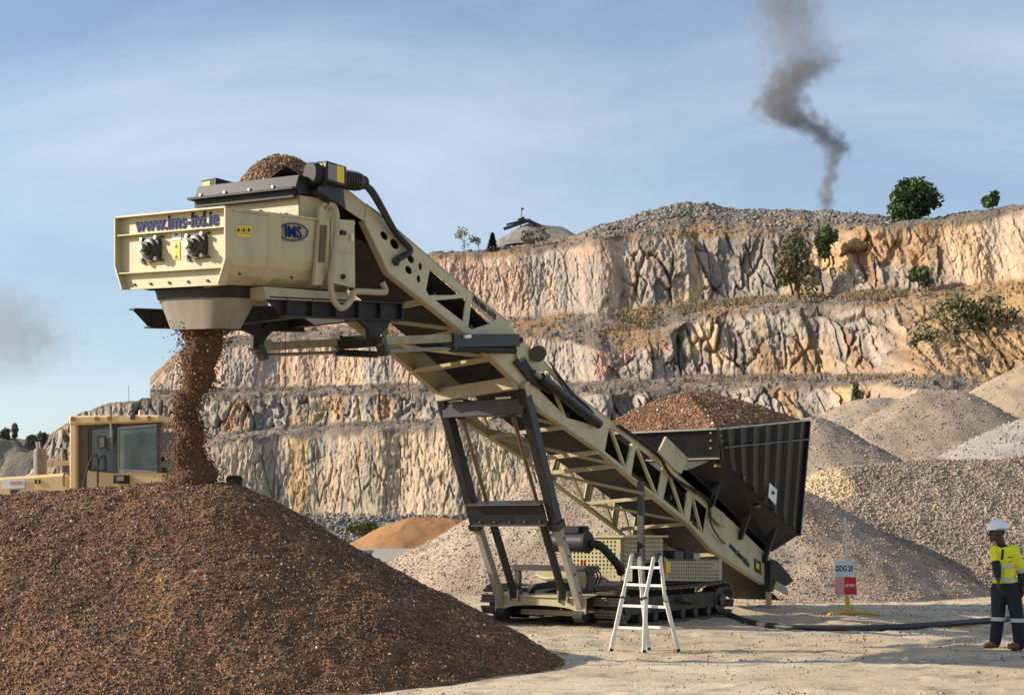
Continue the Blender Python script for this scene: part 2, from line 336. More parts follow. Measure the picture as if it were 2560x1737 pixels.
pinkp = (RL == 2)*sst(1480, 1500, CC)*(1-sst(1680, 1700, CC)); rk = mixc(rk, C(186, 146, 136), 0.75*pinkp*sst(.4, .6, fbm(RX*.3, RZ*.3, 97, 3)+.1))
crm = (RL == 3)*sst(2330, 2400, CC)*(1-0.6*sst(0.5, 0.7, med)); rk = mixc(rk, C(206, 178, 144), 0.9*crm)
rk = mixc(rk, C(186, 146, 98), 0.6*(RL == 3)*sst(2050, 2150, CC)*(1-sst(2330, 2380, CC))*sst(0.42, 0.6, RT*0.6+0.5*med))
sc_ = mixc(np.ones_like(rk)*C(112, 104, 96), C(138, 127, 114), sst(0.4, 0.65, fbm(RX*0.5, RY*0.5+RZ, 99, 4)))
sc_ = mixc(sc_, C(158, 128, 88), 0.7*(RL >= 2)*sst(0.5, 0.68, fbm(RX*0.2, RY*0.3, 101, 4)))
rk = mixc(sc_, rk, sst(0.15, 0.6, edge+0.5*(fine-0.5)))
org = np.broadcast_to(rr, RX.shape)*(RL <= 2)*sst(0.32, 0.5, fbm(RX*0.15, RZ*0.2, 103, 4)+0.04)
rk = mixc(rk, C(174, 144, 106), 0.85*org)
rk *= (0.80+0.40*fine)[..., None]
str_ = fbm(wx*2.6, RZ*0.05, 121, 3); rk *= (1-0.30*sst(0.56, 0.70, str_)*edge)[..., None]; rk *= (1+0.14*sst(0.58, 0.7, fbm(wx*1.9, RZ*0.06, 131, 3))*edge)[..., None]
rk *= (1-0.35*np.clip(crk+0.6*crk2, 0, 1)*edge)[..., None]; rk *= np.array([0.95, 0.895, 0.84])  # paints shade into the cracks, then one even warm tint
rm = mat('quarry_rock', (1, 1, 1), 0.95, attr=True, nscale=1.6, namt=0.22, bump=0.8, bscale=2.4, spec=0.1)
tag(link('quarry_cliffs', gridmesh('quarry_cliffs', RXd, RYd, RZd, rk), rm), kind='structure')
def cliff_point(x, key, dY=0.0):        # world point on a break line above photo column x
    i = int(np.clip(np.searchsorted(cols, x), 0, NC-1)); return np.array([(x-1280)/F*(YL[key][i]+dY), YL[key][i]+dY, ZL[key][i]])

# loose blocks: ridge of boulders on the crest and rubble on the benches
def scatter_on(key0, key1, x0, x1, n, s0, s1, z0=0.0, z1=0.0, tcol=((104,101,97),(150,143,132)), ico=False, tmax=1.0):
    t = rng.uniform(0, tmax, n); x = rng.uniform(x0, x1, n)
    Y = np.interp(x, cols, YL[key0])*(1-t)+np.interp(x, cols, YL[key1])*t; Z = np.interp(x, cols, ZL[key0])*(1-t)+np.interp(x, cols, ZL[key1])*t
    t = np.where(rng.uniform(0, 1, n) < .75, 1-(1-t)*.45, t) if key1 == 'sky' else t
    Y = np.interp(x, cols, YL[key0])*(1-t)+np.interp(x, cols, YL[key1])*t; Z = np.interp(x, cols, ZL[key0])*(1-t)+np.interp(x, cols, ZL[key1])*t; hump = 0.15+0*x
    P = np.stack([(x-1280)/F*Y, Y, Z+hump*t*rng.uniform(0, 1, n)], -1); S = s0*(s1/s0)**(rng.uniform(0, 1, n)**2.2)
    a, b = np.array(lin(*tcol[0])), np.array(lin(*tcol[1])); c = a+(b-a)*rng.uniform(0, 1, (n, 1))
    return P, S, c
bl = mat('loose_stone', (1, 1, 1), 0.92, attr=True, nscale=2.0, namt=0.15, bump=0.4, bscale=5, spec=0.15)
parts_ = [scatter_on('f3t', 'sky', 1480, 2230, 5200, 0.14, 0.55), scatter_on('f3t', 'sky', 1090, 2560, 900, 0.1, 0.3)]
P, S, c = (np.concatenate(q) for q in zip(*parts_))
tag(link('boulder_ridge', rocks('boulder_ridge', P, S*0.85, c, False, 0.8), bl), 'ridge of loose grey boulders along the crest of the quarry', 'boulders', kind='stuff')
parts_ = [scatter_on('f2t', 'f3b', 1250, 2500, 1800, 0.15, 0.5), scatter_on('f1t', 'f2b', 400, 2300, 1500, 0.12, 0.45), scatter_on('f0t', 'f1b', 120, 1200, 1200, 0.12, 0.4), scatter_on('base', 'f0t', 300, 1250, 500, 0.15, 0.6, tmax=0.06), scatter_on('f1t', 'f2t', 2260, 2690, 500, 0.12, 0.5)]
P, S, c = (np.concatenate(q) for q in zip(*parts_))
tag(link('bench_rubble', rocks('bench_rubble', P, S*0.5, c, False, 0.8), bl), 'grey rubble lying on the ledges of the quarry face', 'rubble', kind='stuff')

# far hillside at the left edge
hx = np.linspace(-150, -60, 160); hy = np.linspace(236, 330, 70); HX, HY = np.meshgrid(hx, hy)
crest = np.interp(HX/HY*F+1280, [-300, 0, 60, 130, 260], [1098, 1098, 1106, 1108, 1150])
t = sst(236, 262, HY); HZt = (CH+(HZ-crest)/F*262)*t+3.0*(fbm(HX*0.15, HY*0.15, 7, 4)-0.5)*t+1.6*(worley(HX*0.35, HY*0.35, 5)[2]-0.5)*t
hc = mixc(np.ones(HX.shape+(3,))*C(132, 128, 126), C(126, 118, 104), sst(0.45, 0.75, t+0.6*(fbm(HX*.1, HY*.1, 9, 3)-0.5)))
tag(link('far_hill', gridmesh('far_hill', HX, HY, HZt, hc), rm), kind='structure')

# ------------------------------------------------------------------ heaps
def heap(name, label, cat, x0, x1, y0, y1, res, hf, cf, m, stones=None, group=None, bedc=None, sx=None, sy=None):
    xs, ys = np.arange(x0, x1, res), np.arange(y0, y1, res); X, Y = np.meshgrid(xs, ys); Z = hf(X, Y)
    o = thing(name, label, cat, ((x0+x1)/2, (y0+y1)/2, 0), group=group)
    ox, oy = o.location.x, o.location.y
    link('heap_body', gridmesh('heap_body', X-ox, Y-oy, Z, cf(X, Y, Z), True), m, o)
    if stones:
        n, s0, s1, cols_, ico = stones
        P = []
        while sum(map(len, P)) < n:
            a, b = rng.uniform(*(sx or (x0, x1)), n), rng.uniform(*(sy or (y0, y1)), n); z = hf(a, b); e = 0.05
            k = (z > 0.03) & (np.hypot(hf(a+e, b)-z, hf(a, b+e)-z)/e < 1.6); P.append(np.stack([a-ox, b-oy, z], -1)[k])
        P = np.concatenate(P)[:n]; S = s0*(s1/s0)**(rng.uniform(0, 1, n)**2)
        P[:, 2] += S*0.2
        c0 = np.array([lin(*q[:3]) for q in cols_]); pr = np.array([q[3] for q in cols_], float); ci = rng.choice(len(c0), n, p=pr/pr.sum())
        cc = c0[ci]*rng.uniform(0.8, 1.2, (n, 1))
        if bedc is not None:
            base = cf(P[:, 0]+ox, P[:, 1]+oy, P[:, 2]); cc = cc*0.45+base*0.55
        s = link('loose_stones', rocks('loose_stones', P, S, cc, ico), bl, o); s['kind'] = 'stuff'
    return o
def cone(X, Y, cx, cy, h, slope, rnd=0.5):
    d = np.hypot(X-cx, Y-cy); return h-slope*(np.sqrt(d*d+rnd*rnd)-rnd)
def smax(a, b, k=0.25): return 0.5*(a+b+np.sqrt((a-b)**2+k*k))
def seg_d(X, Y, a, b):
    ax, ay = a; bx, by = b; t = np.clip(((X-ax)*(bx-ax)+(Y-ay)*(by-ay))/((bx-ax)**2+(by-ay)**2), 0, 1)
    return np.hypot(X-ax-t*(bx-ax), Y-ay-t*(by-ay)), t

# brown soil heap under the chute
def soil_h(X, Y):
    d, t = seg_d(X, Y, (-9.0, 18.3), (-3.75, 18.25)); h = 1.92+0.28*t+0.06*np.sin(t*3)
    d = d*(1+0.10*(fbm(X*0.35, Y*0.35, 13, 3)-0.5)*2)
    z = h-0.58*(np.sqrt(d*d+0.55**2)-0.55); z = smax(z, -0.12-0.0*d, 0.16)
    z += 0.13*(fbm(X*0.7, Y*0.7, 15, 3)-0.5)+0.07*(fbm(X*2.0, Y*2.0, 16, 3)-0.5)+0.05*(fbm(X*5, Y*5, 17, 3)-0.5)+0.022*(worley(X*14, Y*14, 19)[2]-0.5)
    return np.maximum(z, -0.15)
def soil_c(X, Y, Z):
    c = np.ones(X.shape+(3,))*np.array(lin(120, 86, 58)); c = mixc(c, lin(136, 100, 68), sst(0.5, 0.68, fbm(X*0.55, Y*0.8+Z, 21, 4)))
    return mixc(c, lin(62, 46, 34), 0.6*sst(0.5, 0.7, fbm(X*6, Y*6, 23, 3)))
sm = mat('damp_soil', (1, 1, 1), 0.85, attr=True, nscale=22, namt=0.35, bump=0.9, bscale=60, spec=0.3)
bl2 = mat('soil_crumb', (1, 1, 1), 0.7, attr=True, nscale=18, namt=0.3, spec=0.4)
SOILC = ((108,77,51,5), (128,93,62,4), (80,58,40,3), (146,118,88,1.8), (176,154,130,.55), (214,200,180,0.14))  # whitest crumbs paint sparkling glints; the other pale tones are light stones
def soil_stones(o):
    for ch in o.children:
        if ch.name.startswith('loose_stones'): ch.name = 'soil_crumbs'; ch.data.materials[0] = bl2
o = heap('soil_heap', 'large heap of dark brown crumbly soil piled up under the chute', 'soil heap', -12.5, 3.2, 12.2, 24.5, 0.045, soil_h, soil_c, sm, (125000, 0.007, 0.022, SOILC, False), sx=(-7.6, 3.0), sy=(12.6, 19.9)); soil_stones(o)

# gravel heaps
gvm = mat('gravel_bed', (1, 1, 1), 0.95, attr=True, nscale=14, namt=0.4, bump=1.0, bscale=18, spec=0.1)
def gcol(a, b, seed, spots=()):
    def f(X, Y, Z):
        c = mixc(np.ones(X.shape+(3,))*np.array(lin(*a)), lin(*b), sst(0.38, 0.66, fbm(X*0.35, Y*0.35+Z*0.5, seed, 4)))
        c = mixc(c, np.array(lin(*a))*0.6, 0.5*sst(0.5, 0.68, fbm(X*2.5, (Y+Z)*0.5, seed+5, 3)))
        for (x, y, z, r, q) in spots:
            d = np.sqrt(((X-x)/r[0])**2+((Z-z)/r[1])**2)+0.5*(fbm(X*1.2, Y*1.2+Z, seed+9, 3)-0.5); c = mixc(c, lin(*q), 0.95*(1-sst(0.75, 1.0, d)))
        return c
    return f
def ridge(ax, ay, bx, by, h0, h1, sl, seed, rnd=0.8, nz=0.35):
    def f(X, Y):
        d, t = seg_d(X, Y, (ax, ay), (bx, by)); d = d*(1+0.16*(fbm(X*0.25, Y*0.25, seed, 3)-0.5))
        z = h0+(h1-h0)*t-sl*(np.sqrt(d*d+rnd*rnd)-rnd)+nz*(fbm(X*0.5, Y*0.5, seed+3, 3)-0.5)+0.10*(fbm(X*3, Y*3, seed+4, 3)-0.5)
        return np.maximum(z, -0.3)
    return f
GS = ((148,133,115,4), (170,153,133,4), (114,104,94,3), (188,172,152,2))
GS2 = ((162,144,124,5), (174,157,137,4), (136,122,107,2))
P1 = px(2062, 1212, 40.5)
heap('gravel_heap', 'long heap of coarse crushed stone with a cream sand cap behind the person', 'gravel heap', 2.6, 27, 34, 50, 0.10, ridge(9.9, 42.6, 26, 43, 3.45, 4.35, 0.60, 3), gcol((152,137,119), (168,151,130), 201, [(P1[0]+.1, P1[1], P1[2]+0.15, (1.05, 0.75), (222, 196, 152))]), gvm, (62000, 0.014, 0.055, GS, 'tet'), bedc=1, sx=(3, 18.5), sy=(34, 44))
Q = px(2031, 1044, 53); heap('gravel_heap', 'pointed gravel cone right beside the black hopper rim', 'gravel heap', Q[0]-9, Q[0]+10, 44, 63, 0.14, ridge(Q[0]-1.5, 53, Q[0], 53, Q[2]-0.3, Q[2], 0.62, 13, 0.5), gcol((156,140,122), (166,150,130), 211), gvm, (22000, 0.016, 0.055, GS2, 'tet'), bedc=1)
Q = px(2200, 992, 62); heap('gravel_heap', 'smooth pale gravel heap with a flat top below the orange slope', 'gravel heap', Q[0]-13, Q[0]+13, 49, 75, 0.16, ridge(Q[0]-0.4, 62, Q[0]+0.8, 62, Q[2], Q[2], 0.58, 23, 0.9), gcol((162,146,127), (170,155,136), 221), gvm, (22000, 0.016, 0.055, GS2, 'tet'), bedc=1)
Q = px(2365, 976, 59); heap('gravel_heap', 'tall rounded gravel heap with dark coarse stone on its shaded side', 'gravel heap', Q[0]-13, Q[0]+13, 46, 72, 0.16, ridge(Q[0]-0.6, 59, Q[0]+0.3, 59, Q[2], Q[2], 0.60, 33, 0.7), gcol((154,138,120), (170,152,131), 231), gvm, (26000, 0.016, 0.06, GS2, 'tet'), bedc=1)
Q = px(2690, 892, 72); heap('gravel_heap', 'tan gravel heap rising behind the other heaps towards the orange slope', 'gravel heap', Q[0]-17, Q[0]+10, 58, 84, 0.2, ridge(Q[0]-1, 72, Q[0]+4, 72, Q[2], Q[2], 0.52, 43, 1.0), gcol((164,144,121), (172,154,130), 241), gvm, (9000, 0.02, 0.06, GS2, 'tet'), bedc=1)
Q = px(2680, 1040, 50); heap('gravel_heap', 'light grey fine gravel slope peeking over the coarse stone heap', 'gravel heap', Q[0]-8, Q[0]+6, 44, 58, 0.16, ridge(Q[0]-1, 50, Q[0]+3, 50, Q[2], Q[2], 0.5, 53, 0.8), gcol((154,147,138), (162,155, 145), 251), gvm, (4000, 0.03, 0.07, GS2, 'tet'), bedc=1)
Q = px(1500, 1168, 41); heap('gravel_heap', 'pinkish fine gravel heap seen between the support legs of the conveyor', 'gravel heap', Q[0]-10, Q[0]+12, 31.5, 50, 0.12, ridge(Q[0]-0.3, 41, 6.6, 38.2, Q[2], 2.95, 0.58, 63, 0.9), gcol((166,146,126), (176,158,136), 261), gvm, (40000, 0.012, 0.04, ((162,142,124,5), (178,160,140,4), (142,120,108,2)), 'tet'), bedc=1)
Q = px(1065, 1293, 125); heap('earth_mound', 'low mound of orange earth at the foot of the quarry face', 'earth mound', Q[0]-9, Q[0]+9, 116, 134, 0.2, ridge(Q[0]-1.0, 125, Q[0]+1.6, 125, Q[2], Q[2]-0.1, 0.62, 73, 2.4), gcol((166,124,84), (156,114,76), 271), gvm)
Q = px(905, 1288, 140); heap('rubble_bank', 'dark grey rubble bank at the foot of the cream quarry face', 'rubble bank', Q[0]-16, Q[0]+12, 132, 147, 0.25, ridge(Q[0]-8, 140, Q[0]+5, 140, Q[2]-0.4, Q[2], 0.7, 83, 1.0), gcol((124,120,114), (140,134,126), 281), gvm, (2500, 0.1, 0.35, ((118,114,108,3), (150,144,134,2)), False))
P1 = gpx(1990, 1490); heap('soil_spill', 'thin spill of brown soil on the ground below the conveyor tail', 'soil spill', P1[0]-3.4, P1[0]+3.0, P1[1]-2.2, P1[1]+2.2, 0.06, ridge(P1[0]-1.3, P1[1], P1[0]+0.5, P1[1]+0.2, 0.22, 0.14, 0.16, 93, 0.3, 0.06), soil_c, sm, (2500, 0.008, 0.03, SOILC, False))

# loose pebbles and clods on the yard
n = 18000; gx_, gy_ = rng.uniform(-3, 12, n), 13.2+22*rng.uniform(0, 1, n)**1.4
P = np.stack([gx_, gy_, np.full(n, 0.012)], -1); S = 0.005*(0.03/0.005)**(rng.uniform(0, 1, n)**2.2); a, b = np.array(lin(128, 106, 82)), np.array(lin(200, 178, 146))
tag(link('yard_pebbles', rocks('yard_pebbles', P, S, a+(b-a)*rng.uniform(0, 1, (n, 1)), False, 0.7), bl), 'small pebbles and clods strewn over the sandy yard', 'pebbles', kind='stuff')

# ------------------------------------------------------------------ trees and shrubs
leafm = {}
def leaf_mat(nm, c):
    return mat(nm, (1, 1, 1), 0.7, attr=True, nscale=3, namt=0.2, spec=0.2)
def plant(name, label, cat, x, y, Y, rx, ry, n, ls, cols_, lumps=9, density=1.0, group=None, trunk=0.35, spread=.6, lump=(.26, .55)):
    """crown centred on photo pixel (x, y) at distance Y; rx, ry in photo pixels"""
    Y = Y*float(gf(x)) if 150 < Y < 250 else Y; k = Y/F; c0 = px(x, y, Y); RXm, RZm = rx*k, ry*k; base = c0[2]-RZm*1.12
    o = thing(name, label, cat, (c0[0], Y, base), group=group); cz = c0[2]-base
    L_ = [(rng.normal(0, spread, 3)*np.array([RXm, RXm, RZm]), rng.uniform(*lump)) for _ in range(lumps)]
    L_ = [(q[0]/max(1, np.sqrt((q[0][0]/RXm)**2+(q[0][1]/RXm)**2+(q[0][2]/RZm)**2)/0.74), q[1]) for q in L_]
    P, cc = [], []; cs = np.array([lin(*q) for q in cols_])
    for off, s in L_:
        off = off/max(1, np.sqrt((off[0]/RXm)**2+(off[1]/RXm)**2+(off[2]/RZm)**2)/0.74)
        m = int(n/lumps); v = rng.normal(size=(m, 3)); v /= np.linalg.norm(v, axis=1)[:, None]; v *= rng.uniform(0.2, 1.25, (m, 1))**0.6*s
        P.append(off+v*np.array([RXm, RXm, RZm])); cc.append(cs[rng.integers(len(cs))]*rng.uniform(0.75, 1.25, (m, 1)))
    P = np.concatenate(P)+np.array([0, 0, cz]); cc = np.concatenate(cc); m = len(P); P[:, 2] = np.maximum(P[:, 2], 0.03)
    a = rng.normal(size=(m, 3)); a /= np.linalg.norm(a, axis=1)[:, None]; b = np.cross(a, rng.normal(size=(m, 3))); b /= np.linalg.norm(b, axis=1)[:, None]
    s = ls*rng.uniform(0.6, 1.3, (m, 1)); V = np.stack([P-a*s, P+b*s*0.45, P+a*s, P-b*s*0.45], 1).reshape(-1, 3)
    link('crown', npmesh('crown', V, np.arange(4*m).reshape(-1, 4), np.repeat(cc, 4, 0)), leaf_mat('leaf', 0), o)
    t = MB(); tr = trunk*RXm*0.22; t.tube([(0, 0, -0.4), (0.03, 0, cz*0.45), (0.0, 0.05, cz)], [tr, tr*0.8, tr*0.4], 7)
    for i in range(6):
        off = L_[i % lumps][0]*0.9; t.tube([(0, 0, cz*(0.2+0.08*i)), (off[0]*0.5, off[1]*0.5, cz+off[2]*0.2-RZm*0.2), (off[0], off[1], max(0.2, cz+off[2]))], [tr*0.5, tr*0.32, tr*0.12], 5)
    t.build('trunk', mat('bark', lin(92, 76, 60), 0.9, nscale=12, namt=0.3), o); return o
GD = ((62,82,46), (76,96,54), (50,68,40), (90,108,62)); GO = ((112,110,78), (96,98,66), (126,118,86)); GY_ = ((150,144,110), (130,130,100))
plant('round_tree', 'dense round dark green tree standing on the crest of the quarry', 'tree', 2281, 503, 197, 58, 46, 6200, 0.32, GD, 26, spread=.5, lump=(.34, .55))
plant('small_tree', 'small dark green tree beside the bare mound on the crest', 'tree', 2481, 500, 199, 23, 20, 1300, 0.25, GD, 12, spread=.5, lump=(.34, .55))
plant('cliff_shrub', 'tall loose olive shrub growing down the upper quarry face', 'shrub', 1995, 668, 181.5, 52, 84, 1700, 0.32, GO, 12)
plant('cliff_shrub', 'round green shrub at the top edge of the upper quarry face', 'shrub', 2062, 606, 184, 30, 36, 1700, 0.3, ((92,102,64), (106,112,72)), 8)
plant('cliff_shrub', 'grey green shrub at the foot of the pale upper face', 'shrub', 2296, 694, 180, 30, 30, 1300, 0.28, ((110,118,82), (92,104,70)), 7)
plant('cliff_shrub', 'wide straggling shrub over rubble on the right end of the middle face', 'shrub', 2440, 790, 170, 96, 52, 1700, 0.28, GO, 14)
plant('cliff_shrub', 'thin upright shrub beside the orange streak on the middle face', 'shrub', 2315, 862, 166, 50, 58, 900, 0.26, GO, 9)
plant('cliff_shrub', 'narrow dark shrub hanging on the lower grey face above the gravel', 'shrub', 2140, 980, 156, 14, 46, 900, 0.26, ((76,84,50), (92,98,60)), 6)
plant('yard_bush', 'low dull green bush at the foot of the cream quarry face', 'bush', 905, 1322, 131, 38, 24, 1500, 0.2, ((118,118,82), (96,102,66), (132,120,92)), 8)
plant('crest_shrub', 'green shrub on the ledge seen below the mixer frame', 'shrub', 578, 836, 187, 26, 22, 900, 0.3, ((98,112,80), (112,122,90)), 6)
plant('thin_tree', 'thin see-through sapling, tallest of the bare plants on the crest', 'tree', 1160, 592, 192, 26, 26, 200, 0.2, GY_, 8, trunk=0.18)
plant('thin_tree', 'low wispy shrub on the crest between sapling and conifer', 'tree', 1196, 606, 193, 20, 14, 130, 0.19, GY_, 5, trunk=0.18)
plant('thin_tree', 'bare grey shrub growing against the crest conveyor heap', 'tree', 1335, 588, 193, 34, 22, 420, 0.26, ((120,112,92), (140,130,108)), 7, trunk=0.18)
for (x, y, rx, ry, lb) in ((12, 1086, 16, 14, 'low round tree beside the tallest tree on the far hill'), (37, 1076, 9, 16, 'upright tree standing tallest on the far hill'), (96, 1098, 24, 14, 'broad dark trees where the far hill meets the quarry')):
    plant('far_tree', lb, 'tree', x, y, 262, rx, ry, 700, 0.42, ((96,102,86), (110,114,98)), 6, group='trees on the far hill')
# dark conifer
G1_ = float(gf(1231)); c0 = px(1231, 628, 192*G1_); o = thing('conifer', 'small dark pointed conifer on the crest of the quarry', 'tree', c0); h_ = 46/F*192*G1_
t = rng.uniform(0, 1, 1100)**0.8; th = rng.uniform(0, 6.28, 1100); r_ = 0.95*(1-t)*rng.uniform(0.3, 1, 1100)+0.05
P = np.stack([r_*np.cos(th), r_*np.sin(th), t*h_], -1); a = np.stack([np.cos(th), np.sin(th), np.full(1100, -0.25)], -1); b = np.stack([-np.sin(th), np.cos(th), rng.normal(0, .3, 1100)], -1); s = 0.22
V = np.stack([P-a*s, P+b*s*.4, P+a*s, P-b*s*.4], 1).reshape(-1, 3)
link('crown', npmesh('crown', V, np.arange(4400).reshape(-1, 4), np.repeat(np.array([lin(58, 66, 46)])*rng.uniform(.7, 1.2, (1100, 1)), 4, 0)), leaf_mat('leaf', 0), o)
MB().tube([(0, 0, -.4), (0, 0, h_)], [.12, .03], 6).build('trunk', MATS['bark'], o)
# dry grass along the ledges
def grass(key, dY, x0, x1, n, hmin, hmax, tmax=1.0):
    x = rng.uniform(x0, x1, n); x = x[fbm(x*0.02, x*0+dY, 5, 3)+rng.normal(0, .06, len(x)) > 0.47]; n = len(x); Y = np.interp(x, cols, YL[key])-rng.uniform(0.4, 5.5, n)*dY
    t = (np.interp(x, cols, YL[key])-Y)/9.0; kk = order[order.index(key)-1]
    Z = np.interp(x, cols, ZL[key])*(1-t)+np.interp(x, cols, ZL[kk])*t; hh = rng.uniform(hmin, hmax, n)
    P = np.stack([(x-1280)/F*Y, Y, Z-0.1], -1); th = rng.uniform(0, 6.28, n); w = np.stack([np.cos(th), np.sin(th), 0*th], -1)*0.09; tip = np.stack([rng.normal(0, .25, n), rng.normal(0, .25, n), hh], -1)
    return np.stack([P-w, P+w, P+tip], 1).reshape(-1, 3)
V = np.concatenate([grass('f3b', 1, 1330, 2600, 10000, 0.2, 0.6), grass('f2b', 1, 1700, 2300, 2000, 0.2, 0.5), grass('f2b', 1, 380, 1200, 3000, 0.2, 0.5)]); n = len(V)//3
gc_ = np.array([lin(146, 128, 98)])*rng.uniform(0.65, 1.15, (n, 1))
tag(link('dry_grass', npmesh('dry_grass', V, np.arange(3*n).reshape(-1, 3), np.repeat(gc_, 3, 0)), mat('dry_grass', (1, 1, 1), 0.9, attr=True, namt=0.1)), 'tufts of dry brown grass along the quarry ledges', 'grass', kind='stuff')

# stacking conveyor and its heap up on the crest, mast on the left crest
CG = float(gf(1345)); CY_ = 206*CG; Q = px(1345, 558, CY_); heap('crest_heap', 'smooth grey heap with a sharp ridge below the small conveyor on the crest', 'gravel heap', Q[0]-7, Q[0]+10, CY_-7, CY_+8, 0.25, lambda X, Y: np.maximum(ridge(Q[0]-1.4, CY_, Q[0]+3.3, CY_, Q[2], Q[2]-0.5, 0.62, 5, 0.2, 0.1)(X, Y), Q[2]-5.5), gcol((138,130,120), (146,138,126), 301), gvm)
o = thing('stacking_conveyor', 'small dark stacking conveyor with a mast and flag on the crest', 'conveyor', px(1345, 590, 205*CG)); O_ = Vector(px(1345, 590, 205*CG))
def rel(x, y, Y=205): return Vector(px(x, y, Y*CG))-O_
dm = mat('dark_steel', lin(62, 58, 52), 0.7, namt=0.2)
MB().beam(rel(1259, 573), rel(1318, 553), .5, .35).beam(rel(1266, 562), rel(1318, 549), .5, .2).beam(rel(1318, 551), rel(1352, 566), .5, .4).build('boom', dm, o)
MB().beam(rel(1296, 553), rel(1312, 547), .8, .5).beam(rel(1322, 548), rel(1345, 562), .3, .15).build('drive_head', dm, o)
MB().tube([rel(1304, 549), rel(1304, 519)], .06, 6).build('mast', dm, o); MB().prism([rel(1304, 519), rel(1311, 522), rel(1304, 527)], (0, .04, 0)).build('flag', dm, o)
for x in (1300, 1322): MB().beam(rel(x, 552), rel(x+6, 592), .16, .16).build('leg', dm, o)
c0 = px(322, 1006, 167*float(gf(322))); tag(MB().tube([c0, c0+np.array([0, 0, 2.2])], .035, 6).build('thin_mast', dm), 'thin upright mast on the crest above the yellow loader', 'mast')

# ------------------------------------------------------------------ smoke
def plume(name, label, Yd, path, half, col, dens, nsc, depth, step):
    k = Yd/F; pts = sorted([((HZ-y)*k+CH, (x-1280)*k, r*k, d) for x, y, r, d in path])
    z0, z1 = pts[0][0], pts[-1][0]; x0 = min(p[1]-p[2] for p in pts)-half; x1 = max(p[1]+p[2] for p in pts)+half
    b = MB().box((x0, Yd-depth, z0), (x1, Yd+depth, z1)).build(name, None); m = bpy.data.materials.new(name); m.use_nodes = True; b.data.materials.append(m)
    t = m.node_tree; t.nodes.clear(); nn = t.nodes.new; ln = t.links.new
    def math_(op, a, b_=None, c_=None):
        q = nn('ShaderNodeMath'); q.operation = op
        for i, v in enumerate((a, b_, c_)):
            if v is None: continue
            if isinstance(v, (int, float)): q.inputs[i].default_value = v
            else: ln(v, q.inputs[i])
        return q.outputs[0]
    tc_ = nn('ShaderNodeTexCoord'); no = nn('ShaderNodeTexNoise'); no.inputs['Scale'].default_value = nsc; no.inputs['Detail'].default_value = 5; no.inputs['Roughness'].default_value = 0.6; ln(tc_.outputs['Object'], no.inputs['Vector'])
    sv = nn('ShaderNodeVectorMath'); sv.operation = 'SUBTRACT'; ln(no.outputs['Color'], sv.inputs[0]); sv.inputs[1].default_value = (.5, .5, .5)
    scv = nn('ShaderNodeVectorMath'); scv.operation = 'SCALE'; ln(sv.outputs[0], scv.inputs[0]); scv.inputs['Scale'].default_value = 1.7/nsc*0.62
    av = nn('ShaderNodeVectorMath'); av.operation = 'ADD'; ln(tc_.outputs['Object'], av.inputs[0]); ln(scv.outputs[0], av.inputs[1])
    sp_ = nn('ShaderNodeSeparateXYZ'); ln(av.outputs[0], sp_.inputs[0])
    mr = nn('ShaderNodeMapRange'); mr.inputs['From Min'].default_value = z0; mr.inputs['From Max'].default_value = z1; ln(sp_.outputs['Z'], mr.inputs['Value'])
    ra = nn('ShaderNodeValToRGB'); ra.color_ramp.interpolation = 'LINEAR'; el = ra.color_ramp.elements; rmax = max(p[2] for p in pts)
    for i, p in enumerate(pts):
        e = el[i] if i < 2 else el.new(0.999); e.position = (p[0]-z0)/(z1-z0)
    for e, p in zip(sorted(el, key=lambda q: q.position), pts): e.color = ((p[1]-x0)/(x1-x0), p[2]/rmax, p[3], 1)
    ln(mr.outputs[0], ra.inputs[0]); sc3 = nn('ShaderNodeSeparateColor'); ln(ra.outputs[0], sc3.inputs[0])
    cx = math_('MULTIPLY_ADD', sc3.outputs[0], x1-x0, x0); R = math_('MULTIPLY', sc3.outputs[1], rmax)
    dx_ = math_('SUBTRACT', sp_.outputs['X'], cx); dy_ = math_('SUBTRACT', sp_.outputs['Y'], float(Yd))
    r = math_('DIVIDE', math_('SQRT', math_('ADD', math_('MULTIPLY', dx_, dx_), math_('MULTIPLY', dy_, dy_))), R)
    n2 = nn('ShaderNodeTexNoise'); n2.inputs['Scale'].default_value = nsc*1.9; n2.inputs['Detail'].default_value = 5; n2.inputs['Roughness'].default_value = 0.62; ln(tc_.outputs['Object'], n2.inputs['Vector'])
    v = math_('ADD', r, math_('MULTIPLY', math_('SUBTRACT', n2.outputs['Fac'], 0.5), 2.6))
    sm_ = nn('ShaderNodeMapRange'); sm_.interpolation_type = 'SMOOTHSTEP'; sm_.inputs['From Min'].default_value = 1.05; sm_.inputs['From Max'].default_value = 0.25; ln(v, sm_.inputs['Value'])
    de = math_('MULTIPLY', math_('MULTIPLY', sm_.outputs[0], sc3.outputs[2]), dens)
    pv = nn('ShaderNodeVolumePrincipled'); pv.inputs['Color'].default_value = (*col, 1); pv.inputs['Anisotropy'].default_value = 0.1; ln(de, pv.inputs['Density'])
    mo = nn('ShaderNodeOutputMaterial'); ln(pv.outputs[0], mo.inputs['Volume'])
    try: m.cycles.volume_step_rate = step
    except Exception: pass
    return tag(b, label, 'smoke')
plume('smoke_plume', 'twisting column of dark grey smoke rising behind the crest', 214,
      [(2074,540,22,.9),(2064,490,25,.9),(2070,450,25,.8),(2082,410,27,.8),(2090,380,34,.75),(2072,345,50,.7),(2030,318,68,.62),(1972,296,78,.6),(1946,265,72,.55),(1960,225,72,.42),(1985,192,84,.46),(2010,172,84,.42),(2010,140,110,.14),(1985,90,110,.12),(1965,20,100,.18),(1965,-60,100,.16)], 4, (0.36, 0.33, 0.31), 0.70, 0.36, 6, 0.25)
